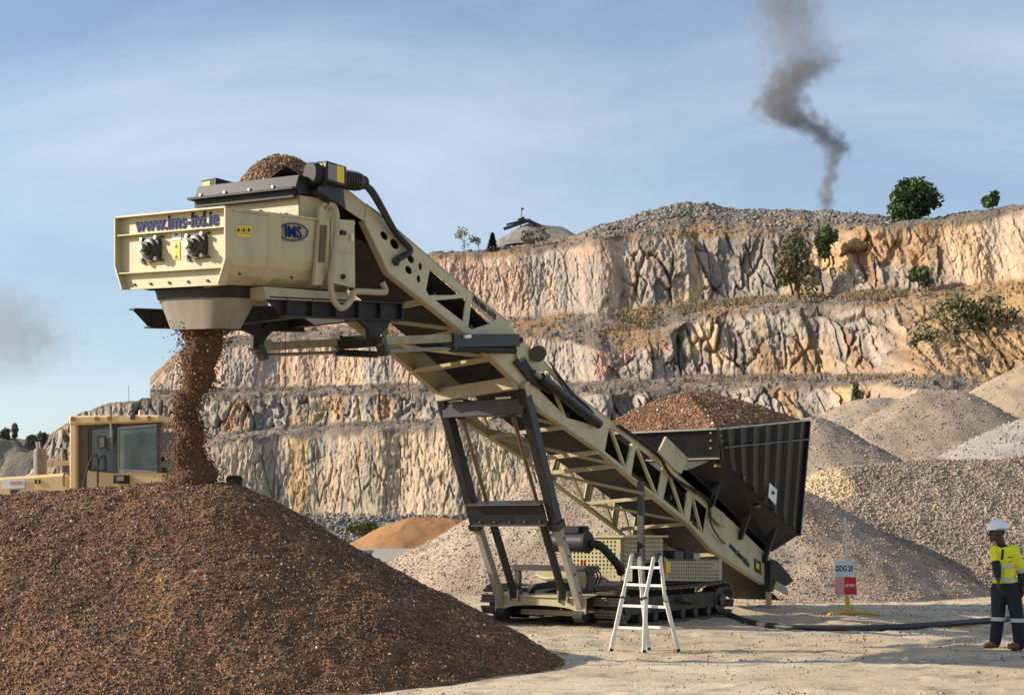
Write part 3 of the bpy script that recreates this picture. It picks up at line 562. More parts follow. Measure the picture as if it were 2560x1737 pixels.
plume('smoke_haze', 'faint grey smudge of drifting smoke in the sky above the far hill', 330, [(-40,990,60,.0),(0,930,150,.6),(25,850,190,1),(0,760,160,.8),(-30,660,80,.0)], 4, (0.50, 0.48, 0.47), 0.038, 0.16, 14, 0.4)
# ------------------------------------------------------------------ the tracked mixing plant
PHI = math.radians(35); MO = np.array([0.4946, 24.392]); AX = np.array([math.sin(PHI), math.cos(PHI)]); WX = np.array([math.cos(PHI), -math.sin(PHI)])
def M(x, y, w):
    """photo pixel on the machine's upright plane w -> machine coordinates (along, -across, up)"""
    d = np.array([(x-1280)/F, 1.0]); b = MO+w*WX; det = -d[0]*AX[1]+AX[0]*d[1]
    t = (-b[0]*AX[1]+AX[0]*b[1])/det; u = (d[0]*b[1]-d[1]*b[0])/det
    return Vector((u, -w, CH+(HZ-y)*t/F))
def Wp(u, w, z): p = MO+u*AX+w*WX; return np.array([p[0], p[1], z])
paint = mat('beige_paint', lin(184, 172, 134), 0.42, nscale=3, namt=0.07, spec=0.4, dirt=((0.22, 0.16, 0.10), 2.6, 0.5))
paintd = mat('beige_paint_dusty', lin(170, 157, 124), 0.6, nscale=4, namt=0.12, dirt=((0.22, 0.16, 0.11), 4.0, 0.5))
black = mat('black_paint', (0.015, 0.0155, 0.016), 0.42, nscale=5, namt=0.3, spec=0.4, dirt=((0.11, 0.09, 0.07), 5.0, 0.2))
blackd = mat('black_dusty', (0.018, 0.017, 0.016), 0.6, nscale=5, namt=0.3, spec=.3, dirt=((0.09, 0.07, 0.05), 3.0, 0.4))
steel = mat('bare_steel', lin(150, 146, 138), 0.35, 0.7, nscale=8, namt=0.15, dirt=((0.12, 0.09, 0.06), 6.0, 0.4))
darkst = mat('machine_steel', lin(70, 68, 66), 0.45, 0.5, nscale=8, namt=0.2, dirt=((0.16, 0.12, 0.08), 6.0, 0.4))
rubber = mat('rubber', (0.02, 0.02, 0.02), 0.65, nscale=6, namt=0.2, dirt=((0.12, 0.09, 0.065), 5.0, 0.5))
skirt = mat('dusty_rubber', lin(140, 134, 120), 0.7, nscale=3, namt=0.2, dirt=((0.22, 0.14, 0.075), 2.2, 0.9))
blue = mat('blue_lettering', lin(14, 32, 88), 0.6, namt=0.05, spec=.15); blk = mat('black_lettering', (0.012, 0.012, 0.012), 0.5, namt=0.05)
yel = mat('yellow_sticker', lin(226, 190, 44), 0.5, namt=0.05); wht = mat('white_sticker', lin(222, 222, 216), 0.5, namt=0.05)
orhose = mat('beige_hose', lin(168, 154, 122), 0.55, namt=0.15, nscale=10); red = mat('red_paint', lin(170, 36, 30), 0.5)
T = thing('mobile_mixing_plant', 'beige tracked conveyor carrying a mixer box at its raised head and a black feed hopper', 'conveyor', (MO[0], MO[1], 0), math.radians(55))
def sheet_poly(pts, w): return [M(x, y, w) for x, y in pts]
def ov(cx, cy, rx, ry, ang, n=12):
    a = math.radians(ang); return [(cx+rx*math.cos(t)*math.cos(a)-ry*math.sin(t)*math.sin(a), cy+rx*math.cos(t)*math.sin(a)+ry*math.sin(t)*math.cos(a)) for t in np.linspace(0, 2*math.pi, n, endpoint=False)]
UP = [(917,511),(947,530),(980,563),(1170,725),(1270,804),(1292,838),(1250,850),(1161,832),(971,681),(911,553)]
UPH = [ov(961,589,13,8,55), ov(987,610,15,10,55), ov(1027,647,12,8,60), ov(1022,675,12,8,60), ov(1051,666,10,5,85), ov(1047,697,10,5,85),
       [(1075,672),(1150,733),(1132,738),(1072,738),(1065,725)], [(1089,751),(1166,744),(1158,804)], [(1178,757),(1236,806),(1180,823),(1171,818)]]
LO = [(1292,838),(1360,903),(1435,982),(1523,1048),(1661,1157),(1773,1253),(1830,1302),(1930,1398),(1928,1462),(1908,1459),(1779,1374),(1728,1316),(1592,1206),(1502,1128),(1348,1022),(1297,959),(1237,902),(1170,838)]
LOH = [[(1369,926),(1431,990),(1500,1048),(1504,1068),(1417,1044),(1353,980),(1322,936)],
       [(1523,1064),(1582,1108),(1564,1170),(1512,1128)], [(1590,1114),(1656,1168),(1644,1238),(1578,1188)], [(1672,1184),(1720,1226),(1711,1290),(1658,1247)], [(1731,1240),(1768,1272),(1758,1334),(1724,1304)]]
def truss(s, dz):
    """one side of the conveyor frame; s=+1 near side, -1 far side"""
    def sh(p): return Vector((p.x, p.y if s > 0 else -p.y, p.z+dz))
    dpt = (0, 0.02*s, 0)
    u = MB().prism([sh(p) for p in sheet_poly(UP, .8)], dpt, [[sh(p) for p in sheet_poly(h, .8)] for h in UPH]).build('side_plate', paint, T)
    l = MB().prism([sh(p) for p in sheet_poly(LO, .8)], dpt, [[sh(p) for p in sheet_poly(h, .8)] for h in LOH]).build('side_plate', paint, T)
    hd = MB().prism([sh(M(x, y, .8)) for x, y in ((793,436),(862,468),(915,510),(909,552),(800,480),(772,464))], dpt).build('head_plate', paint, T)
    for pl, path, nm in ((u, ((917,511),(980,563),(1170,725),(1270,804)), 'top_flange'), (u, ((911,553),(971,681),(1161,832)), 'bottom_flange'),
                         (l, ((1360,903),(1435,982),(1523,1048),(1661,1157),(1773,1253)), 'top_flange'), (l, ((1170,838),(1237,902),(1297,959),(1348,1022),(1502,1128),(1592,1206),(1728,1316),(1779,1374),(1908,1459)), 'bottom_flange')):
        q = MB(); P_ = [sh(M(x, y, .8))+Vector((0, 0.05*s, 0)) for x, y in path]
        for a, b in zip(P_[:-1], P_[1:]): q.beam(a, b, 0.10, 0.022)
        q.build(nm, paintd, pl)
    for (a, b) in (((1528,1066),(1564,1168)), ((1594,1116),(1642,1234)), ((1676,1186),(1709,1286)), ((1734,1243),(1756,1330)), ((1372,930),(1414,1042))):
        MB().beam(sh(M(*a, .8))+Vector((0, .03*s, 0)), sh(M(*b, .8))+Vector((0, .03*s, 0)), .05, .045).build('brace', paint, l)
    for a, b in (((1586,1110),(1570,1180)), ((1664,1172),(1651,1242)), ((1725,1232),(1717,1298))):
        MB().beam(sh(M(*a, .8))+Vector((0, .04*s, 0)), sh(M(*b, .8))+Vector((0, .04*s, 0)), .07, .06).build('brace', paint, l)
    return u, l
PU, PLn = truss(1, 0.0); FU, FL = truss(-1, -0.11)
# lettering along the near side
e0, e1 = M(1172, 738, .8), M(1247, 803, .8); dr = e1-e0
link('lettering', orient(text_mesh('lettering', 'PM1050-16TB', 0.125, .003, .004, 0.86), (e0+e1)/2+Vector((0, -.013, 0)), dr, (0, 0, 1)), blk, PU)
e0, e1 = M(1815, 1352, .8), M(1880, 1420, .8)
link('lettering', orient(text_mesh('lettering', 'www.ims-ltd.ie', 0.17, .003, .004, 0.95), (e0+e1)/2+Vector((0, -.013, 0)), e1-e0, (0, 0, 1)), blue, PLn)
MB().prism([M(x, y, .815) for x, y in ((1886,1394),(1902,1404),(1904,1436),(1888,1426))], (0, .01, 0)).build('emblem', blk, PLn)
MB().prism([M(x, y, .83) for x, y in ((1891,1405),(1898,1410),(1898,1424),(1891,1419))], (0, .01, 0)).build('emblem', yel, PLn)
# belt, belt pans, cross members
def bz(u): return np.interp(u, [-6.9, -5.2, -3.1, -1.1, .9, 2.84, 4.6, 7.3, 8.4], [6.28, 5.90, 5.08, 4.18, 3.40, 2.72, 2.06, .88, .42])
us = np.linspace(-6.8, 8.3, 40); V, Fs = [], []
for i, u in enumerate(us):
    for y, dz in ((-.62, .10), (-.3, -.02), (.3, -.02), (.62, .10)): V.append((u, y, bz(u)+dz-.06))
for i in range(39):
    for k in range(3): Fs.append((4*i+k, 4*i+k+1, 4*i+k+5, 4*i+k+4))
MB().add(V, Fs).build('conveyor_belt', rubber, T)
V = []
for u in us: V += [(u, -.60, bz(u)-.34), (u, .60, bz(u)-.34)]
MB().add(V, [(2*i, 2*i+1, 2*i+3, 2*i+2) for i in range(39)]).build('return_belt', rubber, T)
q = MB()
for i, u in enumerate(np.linspace(-4.6, 7.0, 14)): MB().tube([(u, -.62, bz(u)-.27), (u, .62, bz(u)-.27)], .05, 8).build('idler_roller', darkst, T, smooth=True)
for x, y, hh, ww in ((1066,757,.07,.10),(1160,833,.07,.1),(1234,900,.05,.2),(1290,962,.20,.10),(1411,1072,.06,.12),(1496,1134,.07,.13),(1543,1168,.07,.13),(1640,1246,.06,.1),(1728,1312,.07,.1),(1800,1388,.07,.1)):
    a = M(x, y, .78); b = Vector((a.x, .78, a.z-.11)); MB().beam(a+Vector((0, 0, .03)), b+Vector((0, 0, .03)), ww, hh).build('cross_member', paintd, T)
for (x0, y0, x1, y1) in ((1160,826,1066,750),(1234,894,1160,826),(1411,1066,1300,958),(1543,1162,1411,1066),(1640,1240,1543,1162),(1728,1306,1640,1240)):
    a, b = M(x0, y0, .76), M(x1, y1, .76); b.y = .76; b.z -= .10; MB().beam(a, b, .06, .05).build('diagonal_brace', paintd, T)
# hinge between the two frames, ram along the near side
for s in (1, -1):
    o = MB().prism([Vector((p.x, p.y*s, p.z)) for p in sheet_poly(((1287,836),(1300,834),(1314,858),(1310,904),(1300,905),(1292,882)), .86)], (0, .04*s, 0)).build('hinge_plate', paint, T)
    MB().tube([Vector((p.x, p.y*s, p.z)) for p in (M(1301,850,.82), M(1301,850,.95))], .05, 10).build('hinge_pin', darkst, o)
MB().prism(sheet_poly(((1286,905),(1310,890),(1340,935),(1386,966),(1378,986),(1330,958)), .86), (0, .03, 0)).build('ram_bracket', blackd, T)
ra = MB().tube([M(1352,944,.89), M(1497,1060,.89)], .085, 12).build('lift_ram', black, T, smooth=True)
MB().tube([M(1335,930,.89), M(1352,944,.89)], .045, 10).build('rod', steel, ra, smooth=True)
MB().tube([M(1345,884,.80), M(1345,884,.94)], .13, 16).build('pulley', darkst, T, smooth=True); MB().tube([M(1352,880,.95), M(1352,880,.97)], .10, 16).build('pulley_cover', yel, T)
for off in (0, 14, 24): MB().tube(spline([M(1375+off*.3, 905+off*.5, .86), M(1420+off*.6, 985, .87), M(1460+off*.5, 1018, .88), M(1494, 1050, .87)], 6), .014, 6).build('hydraulic_hose', rubber, T)
MB().tube(spline([M(1545,1062,.84), M(1640,1130,.85), M(1680,1190,.87), M(1760,1240,.86), M(1790,1280,.86)], 8), .03, 7).build('cable_tray', blackd, T)

# head: drum, hood, drive
MB().tube([(-6.62, -.68, 5.92), (-6.62, .68, 5.92)], .24, 20).build('head_drum', rubber, T, smooth=True)
def HF(u, w, z): return Vector((u, -w, z-.055*w))
hood = MB().hexa([HF(-6.95, -.92, 6.00), HF(-6.95, .92, 6.00), HF(-6.88, .92, 6.18), HF(-6.88, -.92, 6.18)], [HF(-6.89, -.92, 6.00), HF(-6.89, .92, 6.00), HF(-6.82, .92, 6.18), HF(-6.82, -.92, 6.18)]).build('hood_front', black, T)
MB().beam(HF(-6.98, -.96, 5.99), HF(-6.98, .96, 5.99), .12, .03).beam(HF(-6.93, -.9, 5.93), HF(-6.93, .9, 5.93), .06, .09).build('lip', blackd, hood)
for w in (-.7, -.25, .2, .62): MB().tube([HF(-7.0, w, 6.02), HF(-7.05, w, 6.02)], .022, 6).build('bolt', steel, hood)
for s in (-1, 1):
    MB().hexa([HF(-6.9, s*.92, 5.94), HF(-6.3, s*.92, 6.0), HF(-6.3, s*.92, 6.2), HF(-6.86, s*.92, 6.18)], [HF(-6.9, s*.86, 5.94), HF(-6.3, s*.86, 6.0), HF(-6.3, s*.86, 6.2), HF(-6.86, s*.86, 6.18)]).build('hood_side', black, T)
gb = MB().box((-6.62, -1.16, 6.07), (-6.24, -.93, 6.33)).build('drive_guard', black, T, .012)
MB().box((-6.60, -1.166, 6.10), (-6.45, -1.160, 6.30)).build('sticker', mat('grey_sticker', lin(120, 122, 124), .5), gb); MB().box((-6.44, -1.166, 6.10), (-6.30, -1.160, 6.31)).build('sticker', yel, gb)
MB().box((-6.626, -1.14, 6.10), (-6.621, -.95, 6.30)).build('sticker', yel, gb)
MB().tube([(-6.72, -.95, 6.17), (-6.60, -.98, 6.17)], .15, 16).tube([(-6.6, -.98, 6.17), (-6.56, -.99, 6.17)], .18, 16).build('gearbox', blackd, T, smooth=True)
mo = MB().tube([(-6.24, -1.02, 6.2), (-5.84, -1.02, 6.23)], .115, 14).build('drive_motor', darkst, T, smooth=True)
for k in range(6): MB().tube([(-6.18+k*.05, -1.02, 6.205+k*.004), (-6.165+k*.05, -1.02, 6.206+k*.004)], .13, 14).build('cooling_fin', darkst, mo)
MB().tube([(-5.84, -1.02, 6.23), (-5.74, -1.02, 6.24)], .09, 12).build('motor_cap', blackd, mo)
g2 = MB().hexa([(-6.7, -1.06, 5.95), (-6.15, -1.06, 5.82), (-6.2, -1.06, 6.07), (-6.62, -1.06, 6.07)], [(-6.7, -.9, 5.95), (-6.15, -.9, 5.82), (-6.2, -.9, 6.07), (-6.62, -.9, 6.07)]).build('motor_mount', black, T)
g3 = MB().box((-6.66, .80, 6.20), (-6.30, 1.10, 6.38)).build('drive_guard', blackd, T, .012); MB().box((-6.666, .92, 6.25), (-6.661, 1.07, 6.35)).build('sticker', yel, g3)
for off, r in ((0, .045), (9, .03)):
    MB().tube(spline([Vector((-5.76, -1.02, 6.22)), M(930, 478+off, .95), M(955, 520+off, .92), M(985-off*.4, 575, .88), M(1003, 598, .86), M(1026, 625, .88), M(1012, 638, .87), M(992, 650, .86)], 8), r, 8).build('hydraulic_hose', rubber, T, smooth=True)
MB().tube([M(992,650,.84), M(988,658,.84)], .055, 10).build('hose_fitting', darkst, T)

# mixer box
def PG(u, w, z): return Vector((u, -w, z+.098*(u+8.15)-.06*w))
U0, U1 = -8.12, -5.92
bx_ = MB().prism([PG(U0, w, z) for w, z in ((-1, 5.55), (1, 5.55), (1, 4.92), (.87, 4.62), (-.87, 4.62), (-1, 4.92))], (.03, 0, .003)).build('front_panel', paint, T)
def fl(a, b, nm='flange', t=.022, dep=.11):
    (w0, z0), (w1, z1) = a, b; q = Vector((0, -(w1-w0), z1-z0)).normalized(); n_ = Vector((0, -q.z, q.y))*t
    A = [PG(U0+.002, w0, z0), PG(U0+.002, w1, z1), PG(U0-dep, w1, z1), PG(U0-dep, w0, z0)]; MB().hexa(A, [p+n_ for p in A]).build(nm, paint, bx_)
for a, b in (((-1, 5.55), (1, 5.55)), ((1, 5.55), (1, 4.92)), ((1, 4.92), (.87, 4.62)), ((.87, 4.62), (-.87, 4.62)), ((-.87, 4.62), (-1, 4.92)), ((-1, 4.92), (-1, 5.55))): fl(a, b, dep=.10 if a[1] > 4.7 or b[1] > 4.7 else .03)
for z in (5.315, 4.835): fl((-.96 if z > 4.9 else -.94, z), (.96 if z > 4.9 else .94, z), 'rib', .016, .085)
for w in (-.37, .45):
    c_ = PG(U0, w, 5.10)
    hs = MB().prism([c_+Vector((0, .15*math.copysign(abs(math.cos(t))**.5, math.cos(t)), .15*math.copysign(abs(math.sin(t))**.5, math.sin(t)))) for t in np.linspace(0, 2*math.pi, 20, endpoint=False)], (-.06, 0, 0)).build('bearing_housing', darkst, bx_)
    MB().tube([c_+Vector((-.06, 0, 0)), c_+Vector((-.10, 0, 0)), c_+Vector((-.11, 0, 0)), c_+Vector((-.17, 0, 0))], [.135, .12, .085, .08], 16).build('bearing_cap', darkst, hs, smooth=True)
    MB().tube([c_+Vector((-.17, 0, 0)), c_+Vector((-.23, 0, 0))], .05, 12).build('shaft_end', steel, hs, smooth=True)
    for a, b in ((-1, -1), (-1, 1), (1, -1), (1, 1)):
        MB().tube([c_+Vector((-.04, a*.125, b*.125)), c_+Vector((-.10, a*.13, b*.13))], .026, 6).build('bolt', steel, hs); MB().beam(c_+Vector((-.015, a*.14, b*.145)), c_+Vector((-.015, a*.19, b*.15)), .03, .02).build('weld_tab', darkst, hs)
for w in (-.72, -.42, -.08, .26, .6): MB().tube([PG(U0, w, 4.68), PG(U0-.02, w, 4.68)], .018, 6).build('bolt', darkst, bx_)
q0 = PG(U0-.006, 0, 0); wd = Vector((0, -1, -.06))
link('lettering', orient(text_mesh('lettering', 'www.ims-ltd.ie', 0.25, .003, .006, 0.98), PG(U0-.012, .05, 5.42), wd, (0, 0, 1)), blue, bx_)
MB().hexa([PG(U0-.004, w, z) for w, z in ((-.03,5.20),(.13,5.20),(.13,5.29),(-.03,5.29))], [PG(U0-.008, w, z) for w, z in ((-.03,5.20),(.13,5.20),(.13,5.29),(-.03,5.29))]).build('sticker', wht, bx_)
ys_ = MB().hexa([PG(U0-.004, w, z) for w, z in ((-.01,4.96),(.11,4.96),(.11,5.18),(-.01,5.18))], [PG(U0-.008, w, z) for w, z in ((-.01,4.96),(.11,4.96),(.11,5.18),(-.01,5.18))]).build('sticker', yel, bx_)
for z in (5.13, 5.0): MB().prism([PG(U0-.009, w, zz) for w, zz in ((.02, z-.025), (.08, z-.025), (.05, z+.025))], (-.002, 0, 0)).build('warning_mark', blk, ys_)
MB().box(PG(U0-.010, .02, 5.255)[:2]+(PG(U0, .02, 5.255)[2],), PG(U0-.008, .08, 5.275)[:2]+(PG(U0, .02, 5.275)[2],)).build('warning_mark', blk, bx_)
# side walls of the mixer: folded panels with upright ribs
prof = [(1.0, 5.52), (1.0, 4.98), (.97, 4.86), (.88, 4.74), (.74, 4.64), (.5, 4.60)]
for s in (1, -1):
    for i, (a, b) in enumerate(((-8.09, -7.40), (-7.40, -6.52), (-6.52, U1))):
        q = MB(); k = 0 if i != 1 else .03
        for (w0, z0), (w1, z1) in zip(prof[:-1], prof[1:]): q.hexa([PG(a, s*w0, z0), PG(b, s*w0, z0), PG(b, s*w1, z1), PG(a, s*w1, z1)], [PG(a, s*(w0-.025), z0), PG(b, s*(w0-.025), z0), PG(b, s*(w1-.025), z1), PG(a, s*(w1-.025), z1)])
        sp_ = q.build('side_panel', paint, T)
        if i < 2:
            q = MB()
            for (w0, z0), (w1, z1) in zip(prof[:-2], prof[1:-1]): q.hexa([PG(b-.11, s*(w0+.004), z0), PG(b+.0, s*(w0+.095), z0), PG(b+.0, s*(w1+.095), z1), PG(b-.11, s*(w1+.004), z1)], [PG(b+.10, s*(w0+.004), z0), PG(b+.02, s*(w0+.095), z0), PG(b+.02, s*(w1+.095), z1), PG(b+.10, s*(w1+.004), z1)])
            q.build('rib', paint, sp_)
    MB().hexa([PG(-8.1, s*1.02, 5.50), PG(U1, s*1.02, 5.50), PG(U1, s*1.02, 5.53), PG(-8.1, s*1.02, 5.53)], [PG(-8.1, s*.93, 5.50), PG(U1, s*.93, 5.50), PG(U1, s*.93, 5.53), PG(-8.1, s*.93, 5.53)]).build('rim', paint, T)
    MB().hexa([PG(-7.55, s*.95, 4.62), PG(-5.98, s*.95, 4.60), PG(-5.98, s*.98, 4.47), PG(-7.5, s*.98, 4.47)], [PG(-7.55, s*.5, 4.60), PG(-5.98, s*.5, 4.58), PG(-5.98, s*.5, 4.47), PG(-7.5, s*.5, 4.47)]).build('sill', paintd, T)
    for k in range(4): MB().tube([PG(-7.9+.45*k, s*.90, 4.76), PG(-7.9+.45*k, s*.925, 4.755)], .015, 6).build('bolt', darkst, T)
MB().hexa([PG(-6.95, -.5, 4.60), PG(U1, -.5, 4.60), PG(U1, .5, 4.60), PG(-6.95, .5, 4.60)], [PG(-6.95, -.5, 4.57), PG(U1, -.5, 4.57), PG(U1, .5, 4.57), PG(-6.95, .5, 4.57)]).build('floor_plate', paintd, T)
MB().prism([PG(U1-.02, w, z) for w, z in ((-1, 5.5), (1, 5.5), (1, 4.92), (.87, 4.6), (-.87, 4.6), (-1, 4.92))], (.03, 0, 0)).build('rear_panel', paint, T)
# lifting post, hatch wall, emblem and stickers on the near side
po = MB().prism([M(x, y, 1.07) for x, y in ((803,518),(809,508),(817,507),(824,516),(826,600),(812,640),(806,712),(786,712),(795,600))], (0, .05, 0), [ov_ for ov_ in ([M(x, y, 1.07) for x, y in ov(813,520,4,5,0,8)],)]).build('lifting_post', paint, T)
MB().prism([M(x, y, 1.09) for x, y in ((803,563),(818,563),(812,655),(798,655))], (0, .01, 0)).build('slot', mat('slot_shade_tone', lin(96, 88, 66), .8), po)  # flat plate; the slot's shade is put into its colour
MB().prism([M(x, y, 1.03) for x, y in ((828,548),(886,551),(888,720),(826,706))], (0, .025, 0)).build('hatch_wall', paint, T)
MB().tube([M(858,692,1.04), M(858,692,1.06)], .035, 10).build('port', blk, T)
for w, d in ((1.045, 628),): MB().prism([M(x, y, w) for x, y in ((826,626),(887,629),(887,632),(826,629))], (0, .03, 0)).build('rib', paint, T)
MB().box(M(855,575,1.09)[:], (M(855,575,1.09)+Vector((.09, .04, -.05)))[:]).build('latch', blackd, T); MB().tube([M(880,586,1.06), M(880,604,1.06)], .02, 6).build('sensor', wht, T)
em = MB().prism([M(x, y, 1.036) for x, y in ov(733,580,38,23,3,28)], (0, .006, 0), [[M(x, y, 1.036) for x, y in ov(733,580,34.5,20,3,28)]]).build('emblem', blue, T)
link('lettering', orient(text_mesh('lettering', 'IMS', 0.20, .003, .005, 1.05), M(733,581,1.04), (1, 0, .098), (0, 0, 1)), blue, em)
for k in range(3):
    x = 597+13*k; MB().prism([M(a, b, 1.008) for a, b in ((x-6,564),(x+6,564+1),(x+6,583),(x-6,582))], (0, .004, 0)).build('sticker', yel, T)
    MB().prism([M(a, b, 1.014) for a, b in ((x-4,579),(x+4,579),(x,569))], (0, .003, 0)).build('warning_mark', blk, T)
MB().prism([M(a, b, 1.008) for a, b in ((592,584),(628,587),(628,594),(592,591))], (0, .004, 0)).build('sticker', yel, T)
MB().tube(spline([M(822,512,1.1), M(836,520,1.14), M(842,555,1.15), M(834,640,1.15), M(826,700,1.16), M(832,745,1.17), M(852,770,1.18), M(874,755,1.16), M(884,732,1.14), M(905,729,1.1), M(950,731,1.0), M(964,728,.97), M(956,706,.95)], 8), .042, 8).build('looped_hose', orhose, T, smooth=True)
# collar below the hood
cl = MB()
cl.hexa([HF(-6.86, -.9, 5.55), HF(-6.86, .9, 5.55), HF(-6.86, .9, 5.93), HF(-6.86, -.9, 5.93)], [HF(-6.84, -.9, 5.55), HF(-6.84, .9, 5.55), HF(-6.84, .9, 5.93), HF(-6.84, -.9, 5.93)])
for s in (1, -1): cl.hexa([HF(-6.86, s*.9, 5.5), HF(-6.1, s*.9, 5.62), HF(-6.2, s*.9, 5.98), HF(-6.86, s*.9, 5.93)], [HF(-6.86, s*.88, 5.5), HF(-6.1, s*.88, 5.62), HF(-6.2, s*.88, 5.98), HF(-6.86, s*.88, 5.93)])
cl.build('collar', paint, T)
# rubber chute
def ring(u0, u1, w0, w1, z): return [PG(u0, w0, z), PG(u0, w1, z), PG(u1, w1, z), PG(u1, w0, z)]
def tub(name, A, B, m, par, t=.02):
    q = MB()
    for i in range(4):
        j = (i+1) % 4; n_ = (A[j]-A[i]).cross(B[i]-A[i]).normalized()*t; q.hexa([A[i], A[j], B[j], B[i]], [p+n_ for p in (A[i], A[j], B[j], B[i])])
    return q.build(name, m, par)
def loft(name, rings, m, par, n=28):
    V = []
    for (u0, u1, w0, w1, z) in rings:
        for j in range(n):
            a = 6.2832*j/n; cx = math.copysign(abs(math.cos(a))**.45, math.cos(a)); sy = math.copysign(abs(math.sin(a))**.45, math.sin(a))
            V.append(PG((u0+u1)/2+(u1-u0)/2*cx, (w0+w1)/2+(w1-w0)/2*sy, z))
    return MB().add(V, [(i*n+j, i*n+(j+1) % n, (i+1)*n+(j+1) % n, (i+1)*n+j) for i in range(len(rings)-1) for j in range(n)]).build(name, m, par, smooth=True)
loft('chute_shade_band', [(-8.03, -7.18, -.62, .74, 4.61), (-8.01, -7.2, -.58, .69, 4.485)], blackd, T)  # black band paints the mixer box's shadow onto the chute top
loft('chute', [(-8.0, -7.22, -.565, .675, 4.50), (-7.95, -7.30, -.50, .60, 4.33), (-7.90, -7.38, -.41, .49, 4.11)], skirt, T)
# black carrying frame below the mixer
for s in (1, -1):
    w = .98*s; a0 = -7.45 if s > 0 else -8.0
    def RZ_(u): return 4.50+.098*(u+7.6)
    q = MB()
    q.hexa([(a0, -w, RZ_(a0)), (-4.85, -w, RZ_(-4.85)), (-4.85, -w*.88, RZ_(-4.85)), (a0, -w*.88, RZ_(a0))], [(a0, -w, RZ_(a0)-.02), (-4.85, -w, RZ_(-4.85)-.02), (-4.85, -w*.88, RZ_(-4.85)-.02), (a0, -w*.88, RZ_(a0)-.02)])
    q.hexa([(a0+.25, -w, RZ_(a0)-.2), (-4.85, -w, RZ_(-4.85)-.24), (-4.85, -w*.88, RZ_(-4.85)-.24), (a0+.25, -w*.88, RZ_(a0)-.2)], [(a0+.25, -w, RZ_(a0)-.22), (-4.85, -w, RZ_(-4.85)-.26), (-4.85, -w*.88, RZ_(-4.85)-.26), (a0+.25, -w*.88, RZ_(a0)-.22)])
    q.hexa([(a0, -w*.93, RZ_(a0)-.02), (-4.85, -w*.93, RZ_(-4.85)-.02), (-4.85, -w*.93, RZ_(-4.85)-.24), (a0+.25, -w*.93, RZ_(a0)-.2)], [(a0, -w*.91, RZ_(a0)-.02), (-4.85, -w*.91, RZ_(-4.85)-.02), (-4.85, -w*.91, RZ_(-4.85)-.24), (a0+.25, -w*.91, RZ_(a0)-.2)])
    rl = q.build('carrier_rail', blackd, T)
    for u in np.linspace(a0+.3, -4.9, 6): MB().hexa([(u, -w, RZ_(u)-.02), (u+.02, -w, RZ_(u)-.02), (u+.02, -w, RZ_(u)-.22), (u, -w, RZ_(u)-.22)], [(u, -w*.9, RZ_(u)-.02), (u+.02, -w*.9, RZ_(u)-.02), (u+.02, -w*.9, RZ_(u)-.22), (u, -w*.9, RZ_(u)-.22)]).build('stiffener', blackd, rl)
for u, z in ((-6.4, 4.50), (-5.1, 4.62)): MB().beam((u, -.88, z), (u, .88, z), .12, .16).build('carrier_crossbar', blackd, T)
MB().prism([M(x, y, -.92) for x, y in ((575,752),(712,772),(698,800),(655,850),(650,872),(625,872),(626,836),(575,812))], (0, -.06, 0), [[M(x, y, -.92) for x, y in ((646,797),(668,798),(646,823))]]).build('hanger_bracket', blackd, T)
MB().prism([M(x, y, .92) for x, y in ((870,776),(1003,770),(952,838),(944,864),(924,864),(922,822))], (0, .06, 0), [[M(x, y, .92) for x, y in ((944,790),(952,790),(944,802))]]).build('hanger_bracket', blackd, T)
# telescopic arms with their cylinders, one on each side
for w, b0, b1, s0, s1, r0, r1, c1 in ((.95, (945,853), (1130,845), (1126,853), (1290,851), (962,877), (1126,871), (1286,876)), (-.95, (640,868), (848,856), (842,858), (932,852), (660,888), (838,881), (940,886))):
    ar = MB().beam(M(*b0, w), M(*b1, w), .10, .115).build('telescopic_arm', mat('worn_arm', lin(150, 138, 112), .6, nscale=5, namt=.25, dirt=((.1, .08, .06), 4, .7)), T, .008)
    MB().beam(M(*s0, w), M(*s1, w), .15, .19).build('arm_sleeve', black, ar, .01); MB().beam(M(*s0, w)+Vector((-.03, 0, 0)), M(*s0, w)+Vector((.04, 0, .004)), .18, .22).build('sleeve_collar', black, ar)
    MB().tube([M(*r0, w), M(*r1, w)], .028, 8).build('rod', steel, ar, smooth=True); MB().tube([M(*r1, w), M(*c1, w)], .055, 10).build('barrel', blackd, ar, smooth=True)
    e = M(*b0, w); f_ = M(*r0, w); MB().beam(e+Vector((.02, 0, .06)), f_+Vector((0, 0, -.06)), .16, .07, (1, 0, 0)).build('end_lug', darkst, ar)
    MB().tube([e+Vector((0, -.1, 0)), e+Vector((0, .1, 0))], .05, 8).build('pin', darkst, ar)
MB().prism([M(x, y, .97) for x, y in ((1151,838),(1165,837),(1165,846),(1151,847))], (0, -.1, 0)).build('sticker', wht, T)

